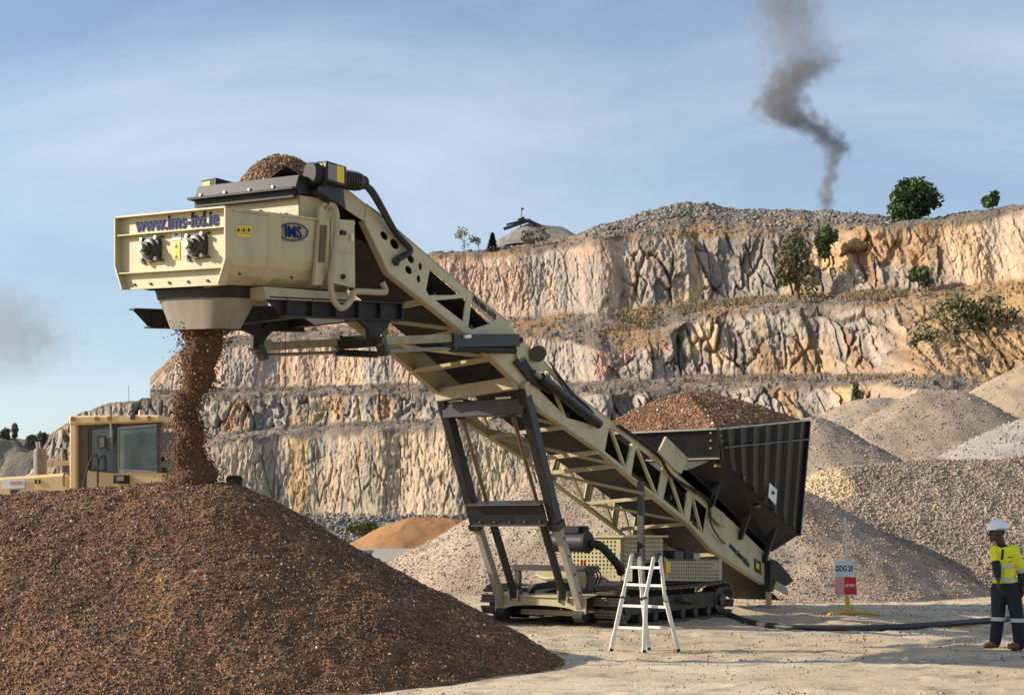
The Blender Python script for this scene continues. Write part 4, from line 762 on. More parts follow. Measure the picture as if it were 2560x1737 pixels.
# support legs
leg = thing('tmp', 'x', 'x') if False else None
for s in (1, -1):
    w = .80*s
    def X_(u, z, dw=0): return Vector((u, -(w+dw), z))
    lg = MB().beam(X_(-1.72, 3.86), X_(-.74, 1.70), .16, .19, (1, 0, .4)).build('upper_leg', black, T, .012)
    MB().beam(X_(-.77, 1.76), X_(-.72, 1.66), .20, .23, (1, 0, .4)).build('leg_collar', black, lg)
    MB().beam(X_(-1.74, 3.93, 0), X_(-1.66, 3.74, 0), .19, .14, (1, 0, .4)).build('top_lug', paintd, lg)
    ll = MB().beam(X_(-.76, 1.76), X_(.02, .30), .12, .14, (1, 0, .4)).build('lower_leg', mat('grey_leg_paint', lin(150, 144, 128), .5, nscale=4, namt=.12, dirt=((.16, .12, .08), 4, .5)), T, .01)
    for k in range(4):
        p = X_(-.62+.16*k, 1.50-.30*k, .062*s); MB().tube([p, p+Vector((0, -.012*s, 0))], .02, 8).build('pin_hole', blk, ll)
    v = .50*s; r_ = MB().tube([Vector((-1.58, -v, 3.5)), Vector((-.84, -v, 2.02))], .036, 10).build('leg_ram', mat('ram_rod', lin(132, 112, 86), .35, .6), T, smooth=True)
    MB().tube([Vector((-.86, -v, 2.06)), Vector((-.06, -v, .50))], .068, 12).build('barrel', black, r_, smooth=True); MB().tube([Vector((-.86, -v, 2.06)), Vector((-.83, -v, 2.0))], .08, 12).build('gland', steel, r_)
    for dw in (-.09, .09): MB().beam(Vector((-.05, -v+dw, .62)), Vector((-.05, -v+dw, .42)), .03, .14, (1, 0, 0)).build('clevis', steel, r_)
    MB().beam(Vector((-1.64, -v, 3.62)), Vector((-1.56, -v, 3.44)), .12, .12, (1, 0, .4)).build('top_clevis', darkst, r_)
MB().beam((-1.60, -.80, 3.58), (-1.60, .80, 3.58), .20, .26).build('leg_top_beam', black, T, .01)
for s in (1, -1): MB().beam((-1.72, -.62*s, 3.71), (-1.72, -.32*s, 3.71), .12, .03).build('cap_plate', steel, T)
mp_ = MB().hexa([(-.90, -.72, 1.72), (-.90, .72, 1.72), (-1.04, .72, 2.04), (-1.04, -.72, 2.04)], [(-.87, -.72, 1.73), (-.87, .72, 1.73), (-1.01, .72, 2.05), (-1.01, -.72, 2.05)]).build('leg_middle_plate', black, T)
for u, z in ((-.94, 1.71), (-1.08, 2.05)):
    MB().hexa([(u-.06, -.74, z-.02), (u-.06, .74, z-.02), (u+.16, .74, z+.05), (u+.16, -.74, z+.05)], [(u-.06, -.74, z-.005), (u-.06, .74, z-.005), (u+.16, .74, z+.065), (u+.16, -.74, z+.065)]).build('flange', darkst, mp_)
for k in range(5): MB().tube([(-.93, -.6+.3*k, 1.77), (-.95, -.6+.3*k, 1.765)], .016, 6).build('bolt', steel, mp_)
ar_ = [(-.92, .52), (.92, .52), (.92, .24), (.80, .20)]+[(.74*math.cos(t), .20+.16*math.sin(t)**.5) for t in np.linspace(.05, math.pi-.05, 13)]+[(-.80, .20), (-.92, .24)]
lf = MB().prism([Vector((-.06, -a, b)) for a, b in ar_], (.04, 0, 0)).build('leg_foot_frame', paintd, T); MB().hexa([(-.1, -.95, .50), (-.1, .95, .50), (.28, .95, .54), (.28, -.95, .54)], [(-.1, -.95, .52), (-.1, .95, .52), (.28, .95, .56), (.28, -.95, .56)]).build('top_plate', paint, lf)
MB().beam((.35, -.62, .22), (.35, .62, .22), .12, .09).build('axle_beam', paintd, T)
for s in (1, -1): MB().tube([(.0, -.88*s, .2), (.0, -.70*s, .2)], .11, 12).build('foot_pivot', blackd, T)
MB().box((.3, -.86, .30), (3.9, .86, .62)).build('chassis', blackd, T)
# crawler tracks
def track(s):
    wc = 1.17*s; wi = .54; ru, ra_ = .30, .03; ua, ub = .56, 4.05; o = MB()
    for u0 in (ua, ub): o.tube([(u0, -(wc-.12), ru+.03), (u0, -(wc+.12), ru+.03)], .24, 18)
    fr = MB().box((ua, -(wc+.13) if s > 0 else -(wc+.13), .2), (ub, -(wc-.13), .48)).build('track_frame', mat('dusty_frame', lin(78, 66, 54), .8, nscale=5, namt=.3, dirt=((.20, .15, .10), 4, .6)), T)
    for u0, nm in ((ua, 'idler_wheel'), (ub, 'sprocket')): MB().tube([(u0, -(wc-.15), ru+.03), (u0, -(wc+.15), ru+.03)], .235, 18).tube([(u0, -(wc-.2), ru+.03), (u0, -(wc+.2), ru+.03)], .11, 12).build(nm, darkst, fr, smooth=True)
    for u0 in np.linspace(ua+.5, ub-.5, 6): MB().tube([(u0, -(wc-.17), .14), (u0, -(wc+.17), .14)], .085, 10).build('track_roller', darkst, fr, smooth=True)
    Lh = ub-ua; per = 2*Lh+2*math.pi*ru; n = 46; sm_ = MB()
    sm_.box((-.072, -wi/2, 0), (.072, wi/2, .018)); sm_.box((-.066, -wi/2, .018), (-.046, wi/2, .045)); sm_.box((-.008, -wi/2, .018), (.010, wi/2, .038)); sm_.box((.05, -wi/2, .018), (.066, wi/2, .045))
    me = sm_.mesh('track_shoe'); me.materials.append(mat('track_steel', lin(112, 98, 80), .6, .25, nscale=9, namt=.25, dirt=((.30, .23, .15), 3, .7)))
    for k in range(n):
        d = per*k/n
        if d < Lh: x, z, a = ua+d, ru*2+.03, 0.0
        elif d < Lh+math.pi*ru: t = (d-Lh)/ru; x, z, a = ub+ru*math.sin(t), ru+.03+ru*math.cos(t), t
        elif d < 2*Lh+math.pi*ru: x, z, a = ub-(d-Lh-math.pi*ru), .03, math.pi
        else: t = (d-2*Lh-math.pi*ru)/ru; x, z, a = ua-ru*math.sin(t), ru+.03-ru*math.cos(t), math.pi+t
        if a == 0: z -= .05*math.sin(math.pi*(d/Lh))
        p = bpy.data.objects.new('track_shoe', me); COL.objects.link(p); p.parent = fr; p.location = (x, -wc, z+.012); p.rotation_euler = (0, a, 0)
for s in (1, -1): track(s)
# engine deck: canopies, guards, air cleaner, pipes
def perforated(name, a, b, c_, d_, nu, nv, m, par, n_, hole=.5, skip=()):
    """panel a-b-c-d with nu x nv slots cut through it"""
    A, B, C_, D_ = map(Vector, (a, b, c_, d_)); pt = lambda s, t: A*(1-s)*(1-t)+B*s*(1-t)+C_*s*t+D_*(1-s)*t
    H = []
    for i in range(nu):
        for j in range(nv):
            if (i, j) in skip: continue
            s0, s1 = .06+.88*(i+.5-hole/2)/nu, .06+.88*(i+.5+hole/2)/nu; t0, t1 = .06+.88*(j+.2)/nv, .06+.88*(j+.8)/nv
            H.append([pt(s0, t0), pt(s1, t0), pt(s1, t1), pt(s0, t1)])
    return MB().prism([A, B, C_, D_], n_, H).build(name, m, par)
cn = MB().box((1.38, -.76, .95), (2.85, .5, 1.50)).build('engine_canopy', paintd, T)
MB().hexa([(1.30, -.84, 1.50), (2.92, -.84, 1.50), (2.92, .6, 1.50), (1.30, .6, 1.50)], [(1.30, -.84, 1.53), (2.92, -.84, 1.53), (2.92, .6, 1.53), (1.30, .6, 1.53)]).build('canopy_lid', paint, cn)
for k in range(6): MB().hexa([(1.42, -.80, 1.02+.08*k), (2.08, -.80, 1.02+.08*k), (2.08, -.765, 1.06+.08*k), (1.42, -.765, 1.06+.08*k)], [(1.42, -.80, 1.032+.08*k), (2.08, -.80, 1.032+.08*k), (2.08, -.765, 1.072+.08*k), (1.42, -.765, 1.072+.08*k)]).build('louvre', paint, cn); MB().hexa([(2.16, -.80, 1.02+.08*k), (2.80, -.80, 1.02+.08*k), (2.80, -.765, 1.06+.08*k), (2.16, -.765, 1.06+.08*k)], [(2.16, -.80, 1.032+.08*k), (2.80, -.80, 1.032+.08*k), (2.80, -.765, 1.072+.08*k), (2.16, -.765, 1.072+.08*k)]).build('louvre', paint, cn)
perforated('canopy_grille', (1.36, -.76, .74), (1.36, .45, .74), (1.36, .45, 1.50), (1.36, -.76, 1.50), 14, 10, paint, T, (-.02, 0, 0))
perforated('side_guard', M(1662,1451,1.25), M(1805,1453,1.25), M(1805,1393,1.25), M(1662,1391,1.25), 22, 6, paintd, T, (0, .02, 0), .5, {(20, 3), (21, 3), (20, 4), (21, 4), (19, 3)})
MB().box(M(1665,1404,1.27)[:], (M(1675,1430,1.26))[:]).build('sticker', yel, T)
MB().box((2.0, -1.2, .66), (4.3, -.4, .70)).build('deck_plate', blackd, T); MB().box((2.2, -1.1, .70), (4.1, -.5, 1.05)).build('valve_box', blackd, T)
for u, z, d_, m_ in ((2.95, 1.15, .35, darkst), (3.35, 1.2, .3, blackd), (3.7, 1.1, .25, steel)): MB().box((u, -.95, 1.02), (u+d_, -.6, z+.1)).build('control_box', m_, T, .01)
pos_ = MB().beam(M(1602,1203,1.05), M(1602,1404,1.05), .12, .05, (1, 0, 0)).build('perforated_post', darkst, T)
for k in range(16): p = M(1606, 1212+12*k, 1.055); MB().prism([p+Vector((a, -.03, b)) for a, b in ((-.015, -.02), (.015, -.02), (.015, .02), (-.015, .02))], (0, -.004, 0)).build('slot', wht if k % 3 == 0 else blk, pos_)
MB().beam(M(1602,1400,1.05), M(1610,1500,1.05), .08, .06, (1, 0, 0)).build('post_foot', paintd, T)
ac = MB().tube([(.55, -.55, 1.42), (.55, .12, 1.42)], .17, 18).build('air_cleaner', mat('charcoal_plastic', (.03, .032, .034), .5, namt=.2), T, smooth=True)
MB().tube([(.55, -.55, 1.42), (.55, -.60, 1.42)], .185, 18).build('end_cap', blackd, ac, smooth=True); MB().tube([(.62, -.5, 1.6), (.62, .1, 1.6)], .09, 12).build('silencer', blackd, ac, smooth=True)
MB().box((.45, -.45, 1.58), (.8, .08, 1.70)).build('rain_cover', black, ac)
MB().tube(spline([(.6, -.60, 1.40), (.7, -.74, 1.36), (.85, -.86, 1.18), (1.0, -.94, 1.0), (1.12, -.9, .90)], 6), .075, 10).build('intake_pipe', blackd, T, smooth=True)
MB().beam((.35, -.9, .98), (.35, .8, .98), .12, .10).build('deck_beam', darkst, T); MB().beam((.35, -.78, .5), (.35, -.78, .98), .1, .08).build('deck_post', darkst, T); MB().beam((.35, .72, .5), (.35, .72, .98), .1, .08).build('deck_post', darkst, T)
for k in range(5): MB().tube(spline([(.4, -.60-.05*k, 1.02), (.45+.03*k, -.64-.05*k, .85), (.5, -.6-.04*k, .62)], 4), .016, 6).build('valve_hose', rubber, T)
for k in range(2): MB().tube([(.36, -.58-.06*k, 1.03), (.36, -.58-.06*k, 1.12)], .022, 8).build('tap', red, T)
MB().tube(spline([(.3, .3, .86), (.25, .05, .80), (.28, -.3, .82), (.4, -.5, .78)], 5), .04, 8).build('fuel_pipe', orhose, T, smooth=True); MB().tube(spline([(.2, .35, .55), (.15, .2, .66), (.2, -.2, .70), (.3, -.45, .66)], 5), .055, 8).build('fuel_pipe', blackd, T, smooth=True)
MB().box((.7, -.2, .60), (1.2, .55, .95)).build('fuel_tank', paint, T, .02)

# feed hopper
B_, C_, D_, E_ = Vector((3.58, -1.5, 3.47)), Vector((7.64, -1.5, 3.88)), M(1993, 1338, 1.22), M(1805, 1146, 1.42)
Fp, Gp = Vector((3.75, -.80, 2.75)), M(1930, 1378, .84)
mir = lambda p: Vector((p.x, -p.y, p.z))
hopm = mat('hopper_black', (0.013, 0.0135, 0.015), 0.42, nscale=4, namt=.3, spec=.4, dirt=((.10, .09, .075), 3, .15))
for f_ in (lambda p: p, mir):
    s = -1 if f_ is mir else 1; b, c_, d_, e = map(f_, (B_, C_, D_, E_)); nn_ = Vector((0, .03*s, 0))
    wl = MB().hexa([b, c_, d_, e], [p+nn_ for p in (b, c_, d_, e)]).build('hopper_wall', hopm, T)
    fs, gs = f_(Fp), f_(Gp); MB().hexa([e, d_, gs, fs], [p+Vector((0, 0, .03)) for p in (e, d_, gs, fs)]).build('hopper_slope', hopm, T)
    for k in range(7):                      # hat section ribs
        t0 = .045+.137*k; t1 = t0+.06; q = MB(); low = lambda t: e+(d_-e)*min(1, max(0, t)); hi = lambda t: b+(c_-b)*t; o_ = Vector((0, -.075*s, 0))
        h0, h1, l0, l1 = hi(t0), hi(t1), low(t0), low(t1); ins = (h1-h0)*.3
        q.hexa([h0, h0+ins+o_, l0+ins+o_, l0], [h1, h1-ins+o_, l1-ins+o_, l1]); q.build('rib', hopm, wl)
    bar0, bar1 = b+(e-b)*.62+Vector((0, -.085*s, 0)), c_+(d_-c_)*.16+Vector((0, -.085*s, 0)); MB().beam(bar0, bar1, .02, .03).build('tie_bar', darkst, wl)
    MB().beam(b+Vector((0, 0, .01)), c_+Vector((0, 0, .01)), .12, .03).build('rim', steel if s > 0 else blackd, wl)
    MB().beam(c_+Vector((.02, 0, 0)), d_+Vector((.02, 0, 0)), .14, .05, (1, 0, 0)).build('corner_flange', hopm, wl)
    for k in range(6): p = b+(e-b)*(k/5)+Vector((.03, -.02*s, 0)) if k < 3 else e+(d_-e)*((k-2)/4)+Vector((0, -.01*s, .03)); MB().tube([p, p+Vector((0, -.03*s, 0))], .018, 6).build('bolt', steel, wl)
    if s > 0:
        st = MB().prism([M(x, y, 1.47) for x, y in ((1924,1206),(1943,1224),(1940,1262),(1921,1242))], (0, .006, 0)).build('sticker', wht, wl)
        MB().prism([M(x, y, 1.485) for x, y in ((1928,1230),(1934,1226),(1938,1232),(1934,1237))], (0, .004, 0)).build('warning_mark', blk, st)
        for x, y in ((1808,1252),(1904,1340)):
            p = e+(d_-e)*((x-1805)/190)+(gs-d_)*.35+Vector((0, -.01, -.02)); MB().box(p[:], (p+Vector((.18, -.06, .05)))[:]).build('sticker', mat('dark_yellow', lin(110, 92, 34), .6), T)  # stickers in a darker yellow than the others
fw = MB().hexa([B_, mir(B_), mir(E_)+Vector((-.1, 0, 0)), E_+Vector((-.1, 0, 0))], [p+Vector((.03, 0, 0)) for p in (B_, mir(B_), mir(E_)+Vector((-.1, 0, 0)), E_+Vector((-.1, 0, 0)))]).build('hopper_front', hopm, T)
MB().beam(B_+Vector((0, 0, .012)), mir(B_)+Vector((0, 0, .012)), .10, .03).build('rim', steel, fw); MB().beam(E_+Vector((-.12, 0, .0)), mir(E_)+Vector((-.12, 0, 0)), .05, .03).build('flange', steel, fw)
for t in (.0, .35, .7): p = B_+Vector((-.06, .1, -.06-.4*t)); MB().tube([p, p+Vector((-.03, 0, 0))], .02, 6).build('bolt', steel, fw)
MB().hexa([E_+Vector((-.1, .1, 0)), mir(E_)+Vector((-.1, -.1, 0)), mir(Fp), Fp], [p+Vector((.05, 0, .03)) for p in (E_+Vector((-.1, .1, 0)), mir(E_)+Vector((-.1, -.1, 0)), mir(Fp), Fp)]).build('hopper_throat', blackd, T)
MB().hexa([C_, mir(C_), mir(D_), D_], [p+Vector((.03, 0, 0)) for p in (C_, mir(C_), mir(D_), D_)]).build('hopper_rear', hopm, T)
MB().hexa([D_, mir(D_), mir(Gp), Gp], [p+Vector((.03, 0, 0)) for p in (D_, mir(D_), mir(Gp), Gp)]).build('hopper_rear_slope', hopm, T)
MB().prism([M(x, y, .98) for x, y in ((1666,1091),(1721,1146),(1703,1184),(1690,1176),(1647,1130))], (0, .04, 0)).build('deflector_plate', paint, T)
for u in (4.6, 5.9, 7.0): MB().beam((u, -.82, bz(u)-.05), (u, -1.1, bz(u)+.75), .08, .1).build('hopper_strut', hopm, T); MB().beam((u, .82, bz(u)-.05), (u, 1.1, bz(u)+.75), .08, .1).build('hopper_strut', hopm, T)
MB().prism([M(x, y, .90) for x, y in ((1782,1262),(1812,1284),(1808,1306),(1816,1318),(1800,1312),(1780,1290))], (0, .05, 0)).build('tension_bracket', paintd, T)
MB().tube(spline([M(1776,1280,.86), M(1778,1310,.87), M(1795,1340,.86), M(1812,1358,.84)], 6), .016, 6).build('valve_hose', rubber, T)
# tail end
MB().tube([(8.0, -.66, .62), (8.0, .66, .62)], .22, 16).build('tail_drum', rubber, T, smooth=True)
MB().prism([M(x, y, .82) for x, y in ((1928,1396),(1944,1402),(1974,1436),(1984,1452),(1966,1464),(1938,1462))], (0, .04, 0)).build('tail_plate', blackd, T)
MB().prism([M(x, y, .86) for x, y in ((1942,1452),(1968,1468),(1972,1488),(1936,1470))], (0, .03, 0)).build('tail_scraper', paintd, T)
for s in (1, -1):
    a = M(1921, 1400, .85); b = M(1921, 1478, .85); lg = MB().beam((a.x, a.y*s, a.z), (b.x, b.y*s, b.z), .16, .16, (1, 0, 0)).build('tail_leg', blackd, T); c_ = M(1922, 1514, .85); MB().beam((b.x, b.y*s, b.z), (c_.x, c_.y*s, 0.01), .09, .09, (1, 0, 0)).build('leg_foot', steel, lg)

# soil on the machine
def soil_patch(name, label, fn, u0, u1, w0, w1, res, n, s1):
    U_, Wg = np.meshgrid(np.arange(u0, u1, res), np.arange(w0, w1, res)); Z = fn(U_, Wg); c0 = Wp((u0+u1)/2, (w0+w1)/2, 0)
    X = MO[0]+U_*AX[0]+Wg*WX[0]-c0[0]; Y = MO[1]+U_*AX[1]+Wg*WX[1]-c0[1]; zb = float(Z.min()); o = thing(name, label, 'soil', (c0[0], c0[1], zb))
    link('heap_body', gridmesh('heap_body', X, Y, Z-zb, soil_c(X*1.3, Y*1.3, Z)*1.15, True), sm, o)
    a, b = rng.uniform(u0, u1, n), rng.uniform(w0, w1, n); z = fn(a, b); k = z > zb+.03; a, b, z = a[k], b[k], z[k]
    P = np.stack([MO[0]+a*AX[0]+b*WX[0]-c0[0], MO[1]+a*AX[1]+b*WX[1]-c0[1], z-zb], -1); cs = np.array([lin(*q[:3]) for q in SOILC]); pr = np.array([q[3] for q in SOILC]); ci = rng.choice(len(cs), len(P), p=pr/pr.sum())
    q = link('soil_crumbs', rocks('soil_crumbs', P, .008*(s1/.008)**rng.uniform(0, 1, len(P)), cs[ci]*1.2*rng.uniform(.8, 1.2, (len(P), 1)), False), bl2, o); q['kind'] = 'stuff'; return o
def hop_soil(u, w):
    rim_ = 3.47+.101*(u-3.58); z = 4.72-.52*np.sqrt(((u-5.6)/1.15)**2+((w-.05)/1.0)**2+.06); z2 = 4.56-.50*np.sqrt(((u-6.95)/1.0)**2+((w-.62)/1.0)**2+.05)
    z3 = rim_+.40*np.clip(1-(w/1.46)**2, 0, 1)*np.clip(1-((u-5.6)/2.0)**2, 0, 1); z = smax(smax(z, z2, .10), z3, .10); z = np.minimum(z, rim_-.03+.58*np.minimum(np.minimum(1.44-np.abs(w), u-3.64), 7.56-u)); z = 4.42-smax(4.42-z, 0*z, .22)+.05+.10*(fbm(u*1.5, w*1.5, 5, 3)-.5)+.03*(fbm(u*9, w*9, 6, 3)-.5); return z
soil_patch('hopper_soil', 'heaped brown soil filling the black feed hopper', hop_soil, 3.64, 7.6, -1.44, 1.44, .045, 16000, .035)
def head_soil(u, w): return 6.04+.60*np.clip(1-((u+6.2)/.68)**2-(w/.66)**2, 0, 1)**.75+.06*(fbm(u*4, w*4, 8, 3)-.5)
soil_patch('belt_soil', 'brown soil coming over the belt at the conveyor head', head_soil, -6.84, -5.5, -.62, .62, .03, 4500, .03)
def mix_soil(u, w): return 5.47+.098*(u+8.15)-.06*w+.10*(fbm(u*2.2, w*2.2, 9, 3)-.4)+.06*sst(.6, .85, np.abs(w))*sst(-7.9, -7.6, u)
soil_patch('mixer_soil', 'brown soil level with the rim of the mixer box', mix_soil, -8.05, -6.0, -.92, .92, .05, 5000, .028)
# ------------------------------------------------------------------ soil pouring from the chute
n = 52000; ct = Wp(-7.66, -.06, 4.2); cbm = np.array([-4.13, 18.25, 2.1]); t = rng.uniform(0, 1, n)
def rad(t): return np.interp(t, [0, .18, .42, .6, .8, 1], [.34, .31, .20, .20, .30, .40])
def cen(t): return ct+(cbm-ct)*t[:, None]+np.stack([.05*np.sin(t*9)+.04*np.sin(t*23), .04*np.sin(t*7+1), 0*t], -1)
th = rng.uniform(0, 6.283, n); rr_ = rad(t)*np.abs(rng.normal(0, .44, n))*(1+.35*(vn(t*14, th*1.2, 3)-.5))
P = cen(t)+np.stack([rr_*np.cos(th), rr_*np.sin(th)*.8, rng.normal(0, .03, n)], -1)
cs = np.array([lin(*q[:3]) for q in SOILC]); ci = rng.choice(len(cs), n, p=np.array([.3, .34, .2, .13, .02, .01])); S = .005*(.020/.005)**(rng.uniform(0, 1, n)**1.4)
V1 = rocks('falling_soil', P, S, cs[ci]*np.array([.95, .82, .74])*rng.uniform(.8, 1.2, (n, 1)), False)
o = tag(link('falling_soil', V1, bl2), 'stream of brown soil falling from the rubber chute onto the heap', 'falling soil', kind='stuff')
k_ = 46; tt = np.linspace(0, 1, k_); cc_ = cen(tt); q = MB(); ring_ = 18; V = []
for i in range(k_):
    for j in range(ring_):
        a = 6.2832*j/ring_; r_ = rad(tt[i:i+1])[0]*.74*(.7+.6*float(fbm(np.array([math.cos(a)*1.4+5]), np.array([math.sin(a)*1.4+tt[i]*16]), 3, 3)[0])); V.append(cc_[i]+np.array([r_*math.cos(a), .8*r_*math.sin(a), 0]))
q.add(V, [(i*ring_+j, i*ring_+(j+1) % ring_, (i+1)*ring_+(j+1) % ring_, (i+1)*ring_+j) for i in range(k_-1) for j in range(ring_)])
link('dense_core', q.mesh('dense_core'), mat('pouring_soil', lin(92, 64, 44), .9, nscale=20, namt=.5, bump=1, bscale=30), o)

# ------------------------------------------------------------------ wheel loader behind the heap
LY = 25.5; LO_ = px(322, 1320, LY); lo = thing('wheel_loader', 'pale yellow wheel loader partly hidden behind the brown soil heap', 'wheel loader', (LO_[0], LY, 0), math.radians(-7))
def lp(x, y, dy=-.75): p = px(x, y, LY); return Vector((p[0]-LO_[0], dy, p[2]))
yl = mat('loader_yellow', lin(224, 192, 136), .45, nscale=3, namt=.08, dirt=((.35, .25, .14), 4, .3)); gl = mat('cab_glass', (.30, .40, .40), .06, trans=.85, spec=.5, namt=.02); brn = mat('cab_frame', lin(112, 92, 66), .6)
hd = MB().hexa([(-3.6, -.72, 1.5), (-.78, -.72, 1.5), (-.78, -.72, 2.62), (-3.6, -.72, 2.45)], [(-3.6, .72, 1.5), (-.78, .72, 1.5), (-.78, .72, 2.62), (-3.6, .72, 2.45)]).build('engine_hood', yl, lo, .05)
MB().hexa([lp(40, 1200, -.735), lp(98, 1197, -.735), lp(98, 1221, -.735), lp(40, 1224, -.735)], [lp(40, 1200, -.73), lp(98, 1197, -.73), lp(98, 1221, -.73), lp(40, 1224, -.73)]).build('sticker', wht, hd)
MB().hexa([lp(60, 1206, -.74), lp(90, 1204, -.74), lp(90, 1212, -.74), lp(60, 1214, -.74)], [lp(60, 1206, -.737), lp(90, 1204, -.737), lp(90, 1212, -.737), lp(60, 1214, -.737)]).build('printed_band', mat('faded_red', lin(206, 150, 130), .6), hd)
for k in range(4): MB().hexa([lp(62+6*k, 1226, -.735), lp(66+6*k, 1226, -.735), lp(66+6*k, 1242, -.735), lp(62+6*k, 1242, -.735)], [lp(62+6*k, 1226, -.72), lp(66+6*k, 1226, -.72), lp(66+6*k, 1242, -.72), lp(62+6*k, 1242, -.72)]).build('air_slot', blk, hd)
for x in (126, 136): MB().hexa([lp(x-2, 1201, -.735), lp(x+2, 1201, -.735), lp(x+2, 1211, -.735), lp(x-2, 1211, -.735)], [lp(x-2, 1201, -.72), lp(x+2, 1201, -.72), lp(x+2, 1211, -.72), lp(x-2, 1211, -.72)]).build('air_slot', blk, hd)
MB().tube([lp(103, 1196, -.2), lp(103, 1132, -.2), lp(103, 1122, -.2)], [.115, .115, .10], 14).build('exhaust_stack', mat('sooty_steel', lin(120, 112, 102), .7, .3, nscale=6, namt=.3), hd, smooth=True); MB().tube([lp(99, 1124, -.2), lp(97, 1112, -.2), lp(96, 1104, -.2)], .04, 8).build('exhaust_tip', steel, hd)
pr_ = MB().tube([lp(168, 1190, -.3), lp(168, 1122, -.3)], .035, 8).build('air_inlet', steel, hd); MB().tube([lp(148, 1123, -.3), lp(182, 1123, -.3)], .022, 8).build('inlet_bar', steel, pr_); MB().tube([lp(155, 1200, -.3), lp(155, 1125, -.3)], .02, 6).build('inlet_rod', steel, pr_); MB().tube([lp(185, 1215, -.3), lp(176, 1125, -.3)], .025, 6).build('inlet_rod', blackd, pr_)
MB().box(lp(150, 1165, -.4)[:], lp(192, 1152, -.2)[:]).build('lamp_box', mat('dusty_beige', lin(170, 150, 116), .7), pr_); MB().box(lp(178, 1184, -.42)[:], lp(190, 1166, -.3)[:]).build('lamp_box', darkst, pr_)
MB().tube(spline([lp(200, 1218, -.76), lp(200, 1192, -.76), lp(210, 1186, -.76), lp(216, 1192, -.76)], 5), .02, 6).build('grab_rail', brn, hd)
cab = MB().hexa([lp(215, 1070, -.82), lp(446, 1064, -.82), lp(446, 1047, -.82), lp(217, 1046, -.82)], [lp(215, 1070, .75), lp(446, 1064, .75), lp(446, 1047, .75), lp(217, 1046, .75)]).build('cab_roof', yl, lo, .03)
for x in (227, 288, 320, 420): MB().tube([lp(x, 1055, -.83), lp(x, 1055, -.82)], .045, 8).build('roof_lamp', mat('lamp_amber', lin(150, 104, 50), .4), cab)
MB().tube([lp(375, 1046, -.4), lp(375, 1030, -.4)], [.05, .03], 10).build('beacon', mat('beacon_red', lin(214, 150, 140), .4), cab); MB().tube([lp(324, 1050, -.82), lp(324, 1030, -.82)], .012, 6).build('aerial', darkst, cab)
MB().box(lp(374, 1058, -.86)[:], lp(384, 1046, -.80)[:]).build('camera_box', darkst, cab)
MB().hexa([lp(217, 1225, -.80), lp(235, 1225, -.80), lp(235, 1064, -.80), lp(217, 1064, -.80)], [lp(217, 1225, .7), lp(235, 1225, .7), lp(235, 1064, .7), lp(217, 1064, .7)]).build('rear_pillar', yl, lo, .02)
MB().hexa([lp(237, 1225, -.70), lp(258, 1225, -.70), lp(258, 1066, -.70), lp(237, 1066, -.70)], [lp(237, 1225, -.6), lp(258, 1225, -.6), lp(258, 1066, -.6), lp(237, 1066, -.6)]).build('door_post', brn, lo)
lw = MB().hexa([lp(258, 1240, -.74), lp(446, 1240, -.74), lp(446, 1186, -.74), lp(258, 1178, -.74)], [lp(258, 1240, .7), lp(446, 1240, .7), lp(446, 1186, .7), lp(258, 1178, .7)]).build('cab_body', yl, lo)
MB().hexa([lp(260, 1080, -.72), lp(446, 1074, -.72), lp(446, 1064, -.72), lp(260, 1066, -.72)], [lp(260, 1080, -.6), lp(446, 1074, -.6), lp(446, 1064, -.6), lp(260, 1066, -.6)]).build('door_header', brn, lo)
for xs_, nm in (((266, 327), 'side_window'), ((338, 440), 'front_window')):
    a, b = xs_; pn = MB().hexa([lp(a, 1176, -.73), lp(b, 1183, -.73), lp(b, 1072, -.73), lp(a, 1078, -.73)], [lp(a, 1176, -.72), lp(b, 1183, -.72), lp(b, 1072, -.72), lp(a, 1078, -.72)]).build(nm, gl, lo)
    for p0, p1 in (((a, 1178), (b, 1184)), ((a, 1078), (b, 1070)), ((a, 1180), (a, 1076)), ((b, 1184), (b, 1070))): MB().beam(lp(*p0, -.74), lp(*p1, -.74), .03, .03, (0, 1, 0)).build('window_frame', darkst if nm == 'side_window' else steel, pn)
MB().beam(lp(332, 1186, -.74), lp(332, 1068, -.74), .06, .05, (0, 1, 0)).build('corner_pillar', darkst, lo); MB().beam(lp(440, 1186, .7), lp(440, 1068, .7), .06, .05, (0, 1, 0)).build('corner_pillar', darkst, lo); MB().beam(lp(440, 1186, -.74), lp(440, 1068, -.74), .06, .05, (0, 1, 0)).build('corner_pillar', darkst, lo)
MB().hexa([lp(270, 1176, .70), lp(436, 1183, .70), lp(436, 1072, .70), lp(270, 1078, .70)], [lp(270, 1176, .71), lp(436, 1183, .71), lp(436, 1072, .71), lp(270, 1078, .71)]).build('far_window', gl, lo)
mr_ = MB().prism([lp(x, y, -.92) for x, y in ((294,1098),(312,1096),(317,1103),(317,1127),(299,1130),(295,1124))], (0, .05, 0)).build('mirror', mat('mirror_back', lin(60, 58, 52), .5), lo); MB().prism([lp(x, y, -.93) for x, y in ((301,1102),(313,1101),(313,1124),(302,1126))], (0, .008, 0)).build('mirror_glass', mat('mirror_face', lin(118, 106, 88), .2, .6), mr_)
MB().tube([lp(324, 1066, -.84), lp(326, 1110, -.84)], .016, 6).tube([lp(326, 1100, -.84), lp(314, 1104, -.9)], .012, 6).build('mirror_arm', steel, lo)
for pts in ([(258,1222),(268,1180),(280,1150),(288,1144),(294,1150),(295,1222)], ):
    MB().tube(spline([lp(x, y, -.9) for x, y in pts], 5), .018, 6).build('hand_rail', blackd, lo)
